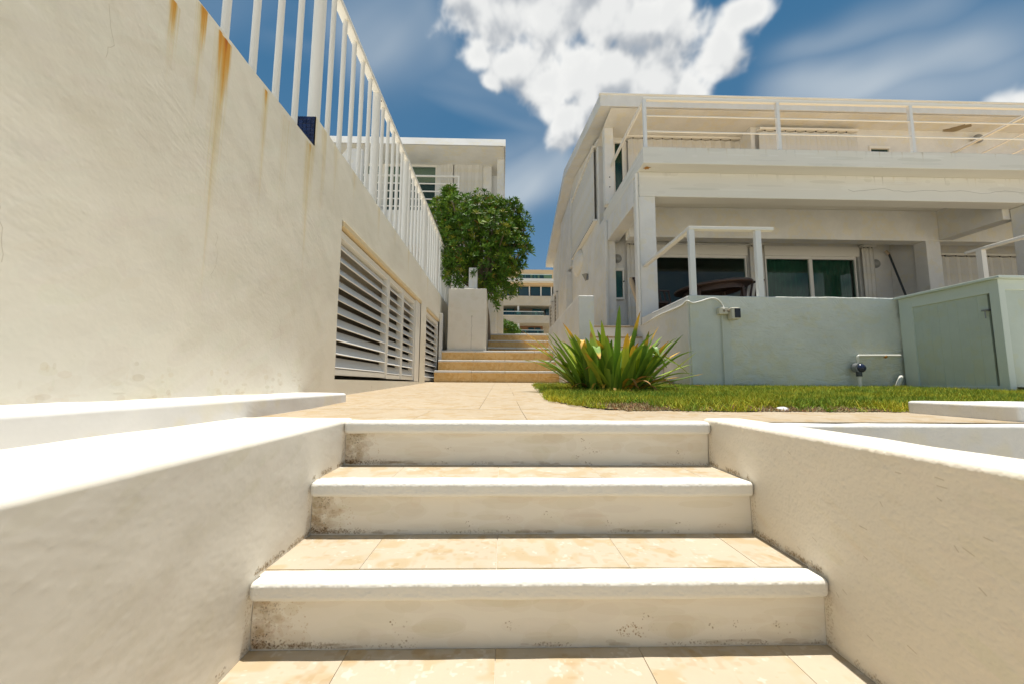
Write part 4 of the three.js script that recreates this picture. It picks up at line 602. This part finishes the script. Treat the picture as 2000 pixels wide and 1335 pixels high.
// ───────────────────────── apartment block in the distance ─────────────────────────
{
  const t = thing('apartment_building', 'cream apartment block with glazed balconies at the far end of the path', 'building');
  const Z = 40, R = (a, b, c, d, z = Z) => rect(a, b, c, d, z);
  const box = (n, m, a, b, c, d, z0, dep, par = t) => { const [x0, x1, y0, y1] = R(a, b, c, d, z0); return part(par, n, b0(x0, x1, y0, y1, -z0 - dep, -z0), m); };
  box('penthouse', M.farTan, 900, 527, 1200, 546, 44, 8); box('penthouse_window', M.farGlass, 1022, 536, 1036, 545, 43.9, 0.1); box('penthouse_window', M.farGlass, 1040, 536, 1050, 545, 43.9, 0.1); box('penthouse_window', M.farGlass, 1054, 536, 1062, 545, 43.9, 0.1);
  box('roof_slab', M.farWhite, 905, 544, 1190, 549, 39, 6); box('parapet_band', M.farTan, 905, 549.2, 1190, 558, 39.8, 5);
  box('core', M.farWall, 900, 558, 1200, 700, 42.5, 14);
  const rail = (a, b, y0, y1, z, posts) => { const r = box('balcony_rail', M.farWhite, a, y0, b, y0 + 1.3, z, 0.08); box('bar', M.farWhite, a, y1 - 1, b, y1, z, 0.08, r); for (const p of posts) box('post', M.farWhite, p, y0 + 1.3, p + 1.4, y1 - 1, z, 0.08, r); box('pane', M.glassGreen, a, y0 + 1.3, b, y1 - 1, z - 0.03, 0.01, r); };
  rail(1010, 1078, 535.5, 545, 39.1, [1013, 1025, 1043, 1046, 1075]);
  // third floor: glass line
  for (const [a, b] of [[940, 960], [964, 985], [988, 1009], [1013, 1033], [1036.5, 1055.5], [1058, 1076], [1080, 1100]]) { const w = box('window', M.farGlass, a, 559, b, 578, 40.3, 0.3); box('frame', M.farWhite, b, 558.5, b + 2.2, 578.5, 40.2, 0.4, w); }
  box('spandrel', M.farWall, 905, 578.2, 1190, 597, 40, 2.5);
  for (const [a, b, m] of [[920, 944, M.farGlass2], [950, 975, M.farGlass2], [980, 988, M.farGlass], [989, 1004, M.farGlass2], [1015, 1039, M.curtainBrown], [1039.5, 1058, M.farGlass2], [1066, 1090, M.farGlass2]]) box('window', m, a, 597.2, b, 616, 41.9, 0.5);
  box('column', M.farWhite, 1010.5, 597.2, 1014, 616, 40.1, 0.4); box('balcony_floor', M.farWall, 905, 616, 1190, 631, 39.8, 2.7); rail(976, 1062, 608, 616.5, 39.7, [978, 1009, 1015, 1045, 1048]);
  box('entrance_wall', M.farBrown, 1015.5, 631.2, 1060, 655, 42, 0.4); for (const a of [1032, 1045]) box('entrance_window', M.farGlass, a, 640, a + 11, 650, 41.9, 0.1); box('entrance_panel', M.farWhite, 977, 631, 1010, 656, 40.2, 0.4); box('column', M.farWhite, 1010.6, 631.2, 1014.6, 662, 39.9, 0.4); rail(976, 1062, 644, 652, 39.2, [1026, 1050]);
}

// ───────────────────────── plants ─────────────────────────
const leafGreens = [[0.08, 0.17, 0.014], [0.11, 0.22, 0.016], [0.16, 0.28, 0.02], [0.22, 0.31, 0.025], [0.30, 0.31, 0.035]];
function rosettes(name, blobs, count, size, up = 0.5, hang = 0) { // whorls of narrow leaves spread through the outer part of a set of ellipsoids
  const pos = [], col = [], nor = [], idx = [];
  const v = new THREE.Vector3(), q = new THREE.Quaternion(), Y = new THREE.Vector3(0, 1, 0);
  const vol = blobs.map((b) => b[3] * b[4] + b[3] * b[5] + b[4] * b[5]), tot = vol.reduce((a, c) => a + c);
  for (let n = 0; n < count; n++) {
    let k = 0, pick = rnd() * tot; while (pick > vol[k]) pick -= vol[k++]; const b = blobs[k];
    const d = new THREE.Vector3(rr(-1, 1), rr(-1, 1), rr(-1, 1)); if (d.length() > 1 || d.length() < 0.1) { n--; continue; } d.normalize();
    const rad = 1 - 0.42 * Math.pow(rnd(), 1.7) + 0.1 * (rnd() - 0.4); const c = new THREE.Vector3(b[0] + d.x * b[3] * rad, b[1] + d.y * b[4] * rad, b[2] + d.z * b[5] * rad);
    const axis = d.clone().add(new THREE.Vector3(rr(-0.4, 0.4), up + rr(-0.3, 0.3), rr(-0.4, 0.4))).normalize(); q.setFromUnitVectors(Y, axis);
    const g = leafGreens[Math.min(4, Math.floor(rnd() * rnd() * 6))], nl = 8 + Math.floor(rnd() * 5), s = size * rr(0.75, 1.2), spin = rnd() * 6;
    for (let l = 0; l < nl; l++) {
      const az = spin + l * 2.4, el = mix(1.25, 0.15, l / nl) + rr(-0.15, 0.15), L = s * mix(0.6, 1, l / nl), w = L * 0.125;
      const dir = new THREE.Vector3(Math.cos(az) * Math.cos(el), Math.sin(el), Math.sin(az) * Math.cos(el)), sd = new THREE.Vector3(-Math.sin(az), 0, Math.cos(az)), nn = dir.clone().cross(sd).normalize(); if (nn.y < 0) nn.negate();
      const base = pos.length / 3, f = rr(0.8, 1.25), br = rnd() < 0.02;
      const P = (t, o, h) => v.copy(dir).multiplyScalar(L * t).addScaledVector(sd, o).addScaledVector(nn, h).applyQuaternion(q).add(c);
      for (const [tt, o, h] of [[0.02, 0, 0], [0.62, w, 0.10 * w], [0.58, 0, -0.35 * w], [0.62, -w, 0.10 * w], [1, 0, -0.09 * L]]) { P(tt, o, h); pos.push(v.x, v.y, v.z); col.push(...(br ? [0.30, 0.17, 0.03] : [g[0] * f, g[1] * f, g[2] * f])); }
      idx.push(base, base + 1, base + 2, base, base + 2, base + 3, base + 1, base + 4, base + 2, base + 2, base + 4, base + 3);
    }
  }
  const g = new THREE.BufferGeometry(); g.setAttribute('position', new THREE.Float32BufferAttribute(pos, 3)); g.setAttribute('color', new THREE.Float32BufferAttribute(col, 3)); g.setIndex(idx); g.computeVertexNormals(); return g;
}
{
  const t = thing('bush_tree', 'dense round evergreen bush growing behind the white block by the upper steps', 'tree');
  const Z = 9.15, K = Z / F, c = (x, y, rx, ry, dz = 0, rz = null) => { const p = onZ(x, y, Z + dz); return [p.x, p.y, p.z, rx * K, ry * K, (rz ?? rx) * K]; };
  const blobs = [c(935, 462, 78, 68), c(905, 425, 50, 42, -0.2), c(942, 402, 34, 28, 0), c(975, 440, 48, 46, 0.1), c(990, 492, 40, 46, -0.1), c(955, 520, 48, 46, -0.35), c(893, 490, 38, 48, -0.45), c(893, 535, 22, 32, -0.5), c(985, 548, 34, 32, -0.1), c(962, 572, 16, 30, -0.45), c(865, 420, 28, 34, 0.1), c(1005, 460, 26, 28, 0.1)];
  for (let i = 0; i < 52; i++) { const b = blobs[Math.floor(rnd() * 12)], a = rnd() * 6.283, e = rr(-0.3, 1.3), q = rr(0.10, 0.17); blobs.push([b[0] + Math.cos(a) * Math.cos(e) * b[3] * 1.04, b[1] + Math.sin(e) * b[4] * 1.04, b[2] + Math.sin(a) * Math.cos(e) * b[5] * 0.95, q, q * 1.2, q]); }
  const tr = []; const base = [-0.35, 0.9, -9.35];
  part(t, 'trunk', tube([base, [-0.37, 1.6, -9.3], [-0.5, 2.4, -9.25], [-0.55, 3.1, -9.2]], 0.075, 20, 8), M.bark);
  for (const b of blobs) tr.push(cyl([-0.48, 2.2, -9.25], [b[0], b[1], b[2]], 0.035, 6, 0.012)); part(t, 'limbs', mergeGeometries(tr), M.bark);
  part(t, 'crown', rosettes('crown', blobs, 2500, 0.155, 0.8), M.leaf);
  const s = thing('garden_shrub', 'small dark shrub at the foot of the distant apartment block', 'shrub'); const p = onZ(990, 642, 30); part(s, 'foliage', rosettes('f', [[p.x, p.y, p.z, 0.75, 0.5, 0.6], [p.x + 0.5, p.y - 0.15, p.z, 0.5, 0.35, 0.4], [p.x - 0.3, p.y + 0.35, p.z, 0.18, 0.5, 0.2]], 260, 0.3), M.leaf); part(s, 'stem', cyl([p.x, 1.33, p.z], [p.x, p.y, p.z], 0.06, 6), M.bark);
}
{ // strap-leaved lily
  const CX = 1.07, CZ = -3.92, CY = gY(3.92);
  const t = thing('strap_leaf_plant', 'large clump of green strap leaves with scorched yellow tips on the lawn', 'plant', null, [CX, CY, CZ]);
  const strap = (az, el, L, w, droop, base, tip, kink = 0) => {
    const n = 12, pos = [], col = [], idx = []; let x = base[0], y = base[1], z = base[2], e = el; const a = az; const sx = -Math.sin(a), sz = Math.cos(a);
    const gr = leafCols[Math.floor(rnd() * leafCols.length)], f = rr(0.85, 1.2);
    for (let i = 0; i <= n; i++) {
      const s = i / n, wd = w * (s < 0.25 ? mix(0.7, 1, s / 0.25) : Math.pow(Math.max(0, 1 - Math.pow((s - 0.25) / 0.75, 3.6)), 0.8)) * 0.5 + 0.0008, fold = 0.34 * wd;
      const tx = Math.cos(e) * Math.cos(a), ty = Math.sin(e), tz = Math.cos(e) * Math.sin(a), nx = -Math.sin(e) * Math.cos(a), ny = Math.cos(e), nz = -Math.sin(e) * Math.sin(a);
      const c = tip && s > tip[0] + 0.05 * Math.sin(i * 3.1 + L * 40) ? (s > tip[1] ? tipCols[1] : tipCols[0]) : [gr[0] * f, gr[1] * f, gr[2] * f], ce = [c[0] * 1.25, c[1] * 1.2, c[2] * 1.1];
      pos.push(x + sx * wd + nx * fold, y + ny * fold, z + sz * wd + nz * fold, x, y, z, x - sx * wd + nx * fold, y + ny * fold, z - sz * wd + nz * fold); col.push(...ce, ...c, ...ce);
      x += tx * L / n; y += ty * L / n; z += tz * L / n; e -= droop * (0.35 + 1.5 * s) / n; if (kink && Math.abs(s - kink) < 0.5 / n) e -= 1.5;
      if (i < n) { const k = i * 3; idx.push(k, k + 1, k + 4, k, k + 4, k + 3, k + 1, k + 2, k + 5, k + 1, k + 5, k + 4); }
    }
    const g = new THREE.BufferGeometry(); g.setAttribute('position', new THREE.Float32BufferAttribute(pos, 3)); g.setAttribute('color', new THREE.Float32BufferAttribute(col, 3)); g.setIndex(idx); g.computeVertexNormals(); return g;
  };
  const leafCols = [[0.14, 0.25, 0.025], [0.19, 0.31, 0.03], [0.26, 0.37, 0.035], [0.11, 0.21, 0.022], [0.36, 0.41, 0.04]], tipCols = [[0.62, 0.38, 0.04], [0.34, 0.17, 0.04]];
  for (let i = 0; i < 130; i++) {
    const r0 = 0.26 * Math.sqrt(rnd()), a0 = rnd() * 6.283, bx0 = Math.cos(a0) * r0 * 1.4, bz0 = Math.sin(a0) * r0 * 0.8, az = a0 + rr(-1.0, 1.0), out = r0 / 0.26;
    const el = mix(1.48, 0.66, out * rr(0.3, 1)) + rr(-0.15, 0.15), L = rr(0.42, 0.72) * (rnd() < 0.1 ? 1.15 : 1);
    const tip = rnd() < 0.34 ? [rr(0.74, 0.94), rr(0.88, 1.02)] : null;
    part(t, 'leaf', strap(az, el, L, rr(0.05, 0.074), rr(-0.1, 0.9), [bx0, 0.01, bz0], tip, rnd() < 0.16 ? rr(0.5, 0.85) : 0), M.strap);
  }
  // the long outer leaves that make its outline
  for (const [az, el, L, dr] of [[3.35, 0.80, 0.92, 0.25], [3.15, 0.72, 0.86, 0.3], [3.0, 0.55, 0.66, 0.35], [-0.12, 0.42, 0.74, 0.12], [-0.3, 0.62, 0.78, 0.18], [0.1, 0.22, 0.72, -0.05], [0.25, 0.12, 0.66, 0.1], [-0.2, 0.3, 0.6, 0.2], [1.5, 1.45, 0.80, 0.1], [4.4, 1.35, 0.78, 0.15], [1.1, 1.3, 0.76, 0.1], [2.6, 1.1, 0.74, 0.3]])
    part(t, 'leaf', strap(az, el, L, 0.062, dr, [Math.cos(az) * 0.2, 0.02, Math.sin(az) * 0.15], rnd() < 0.6 ? [0.86, 0.95] : null), M.strap);
  // withered leaves lying at the base
  for (let i = 0; i < 34; i++) { const az = rnd() * 6.283, g = strap(az, rr(0.0, 0.9), rr(0.18, 0.4), rr(0.02, 0.045), rr(1.2, 2.6), [Math.cos(az) * rr(0.1, 0.36), 0.03, Math.sin(az) * rr(0.1, 0.3)], [-1, rr(0.2, 0.9)]); part(t, 'withered_leaf', g, M.strap); }
}
{ // lawn
  const edge = (x, Z, k = 1) => { // inside the lawn?
    const l = Z < 2.9 ? mix(0.42, 0.30, sm(2.1, 2.9, Z)) + 0.22 * Math.pow(Math.max(0, (2.45 - Z) / 0.45), 2) : 0.32 + 0.05 * (Z - 2.9); return x > l + 0.04 * k * pn(x * 4, Z * 6 * k, 2) && Z > 2.02 + 0.05 * k * pn(x * 3 * k, 1, Z) - (x < 0.6 ? -0.1 : 0) + (x > 2.06 ? 0.03 : 0); };
  struct('lawn', (() => { const g = new THREE.PlaneGeometry(1, 1, 220, 160); const p = g.attributes.position; for (let i = 0; i < p.count; i++) { const x = mix(0.25, 5.6, p.getX(i) + 0.5), Z = mix(1.95, 5.9, p.getY(i) + 0.5); p.setXYZ(i, x, gY(Z) + 0.006 + 0.006 * pn(x * 3, Z * 3, 0), -Z); } const ix = [], q = g.index; for (let i = 0; i < q.count; i += 3) { const a = q.getX(i), x = p.getX(a), Z = -p.getZ(a); if (edge(x, Z - 0.03) && edge(x - 0.03, Z)) ix.push(a, q.getX(i + 1), q.getX(i + 2)); } g.setIndex(ix); g.computeVertexNormals(); return g; })(), M.soil);
  const blade = new THREE.BufferGeometry(); blade.setAttribute('position', new THREE.Float32BufferAttribute([-0.0022, 0, 0, 0.0022, 0, 0, 0.0018, 0.55, 0.06, -0.0018, 0.55, 0.06, 0, 1, 0.22], 3)); blade.setIndex([0, 1, 2, 0, 2, 3, 3, 2, 4]); blade.computeVertexNormals();
  const N = 150000, im = new THREE.InstancedMesh(blade, M.grass, N); im.name = 'grass'; im.userData = { kind: 'stuff', label: 'short green and yellowing grass of the small lawn', category: 'grass' };
  const m = new THREE.Matrix4(), q = new THREE.Quaternion(), e = new THREE.Euler(), C = new THREE.Color(); let k = 0;
  while (k < N) {
    const near = rnd() < 0.55, x = rr(0.25, 5.6), Z = near ? rr(1.95, 3.2) : rr(3.0, 5.85); if (!edge(x, Z, 1.8)) continue; if (x > HS && Z > ZP - 0.02 && x < 3.1) continue; if (Z > ZP) { if (x > HS - 0.05) continue; }
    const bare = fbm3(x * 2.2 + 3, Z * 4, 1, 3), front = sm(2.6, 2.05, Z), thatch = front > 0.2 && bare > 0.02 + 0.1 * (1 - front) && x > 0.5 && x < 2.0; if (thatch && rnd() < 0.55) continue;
    const hgt = (thatch ? rr(0.008, 0.022) : rr(0.022, 0.055)) * (1 + 0.5 * fbm3(x * 3, Z * 3, 5, 2));
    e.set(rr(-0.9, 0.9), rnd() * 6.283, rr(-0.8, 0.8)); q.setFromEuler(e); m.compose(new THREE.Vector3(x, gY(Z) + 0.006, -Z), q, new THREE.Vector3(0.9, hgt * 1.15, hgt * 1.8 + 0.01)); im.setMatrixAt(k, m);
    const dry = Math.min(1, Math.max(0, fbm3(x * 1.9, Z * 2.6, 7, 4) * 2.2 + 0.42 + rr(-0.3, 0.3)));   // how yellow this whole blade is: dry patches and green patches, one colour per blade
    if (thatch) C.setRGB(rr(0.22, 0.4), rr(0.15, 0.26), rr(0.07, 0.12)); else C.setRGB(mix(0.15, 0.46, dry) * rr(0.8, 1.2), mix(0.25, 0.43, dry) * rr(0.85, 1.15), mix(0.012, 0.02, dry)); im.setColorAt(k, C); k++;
  }
  scene.add(im);
  const l = thing('litter', 'crumpled scrap of white paper at the edge of the lawn', 'litter'); const g = new THREE.IcosahedronGeometry(0.021, 2), p = g.attributes.position; for (let i = 0; i < p.count; i++) { const x = p.getX(i), y = p.getY(i), z = p.getZ(i), d = 1 + 0.9 * fbm3(x * 40, y * 40, z * 40, 2); p.setXYZ(i, x * d * 1.6, y * d * 0.7, z * d); } g.computeVertexNormals(); const o = onZ(1530, 803, 2.06); g.translate(o.x, gY(2.06) + 0.013, -2.06); part(l, 'paper', g, M.paper);
}
scene.traverse((o) => { if (o.isMesh) { o.castShadow = true; o.receiveShadow = true; } });
renderer.render(scene, camera);
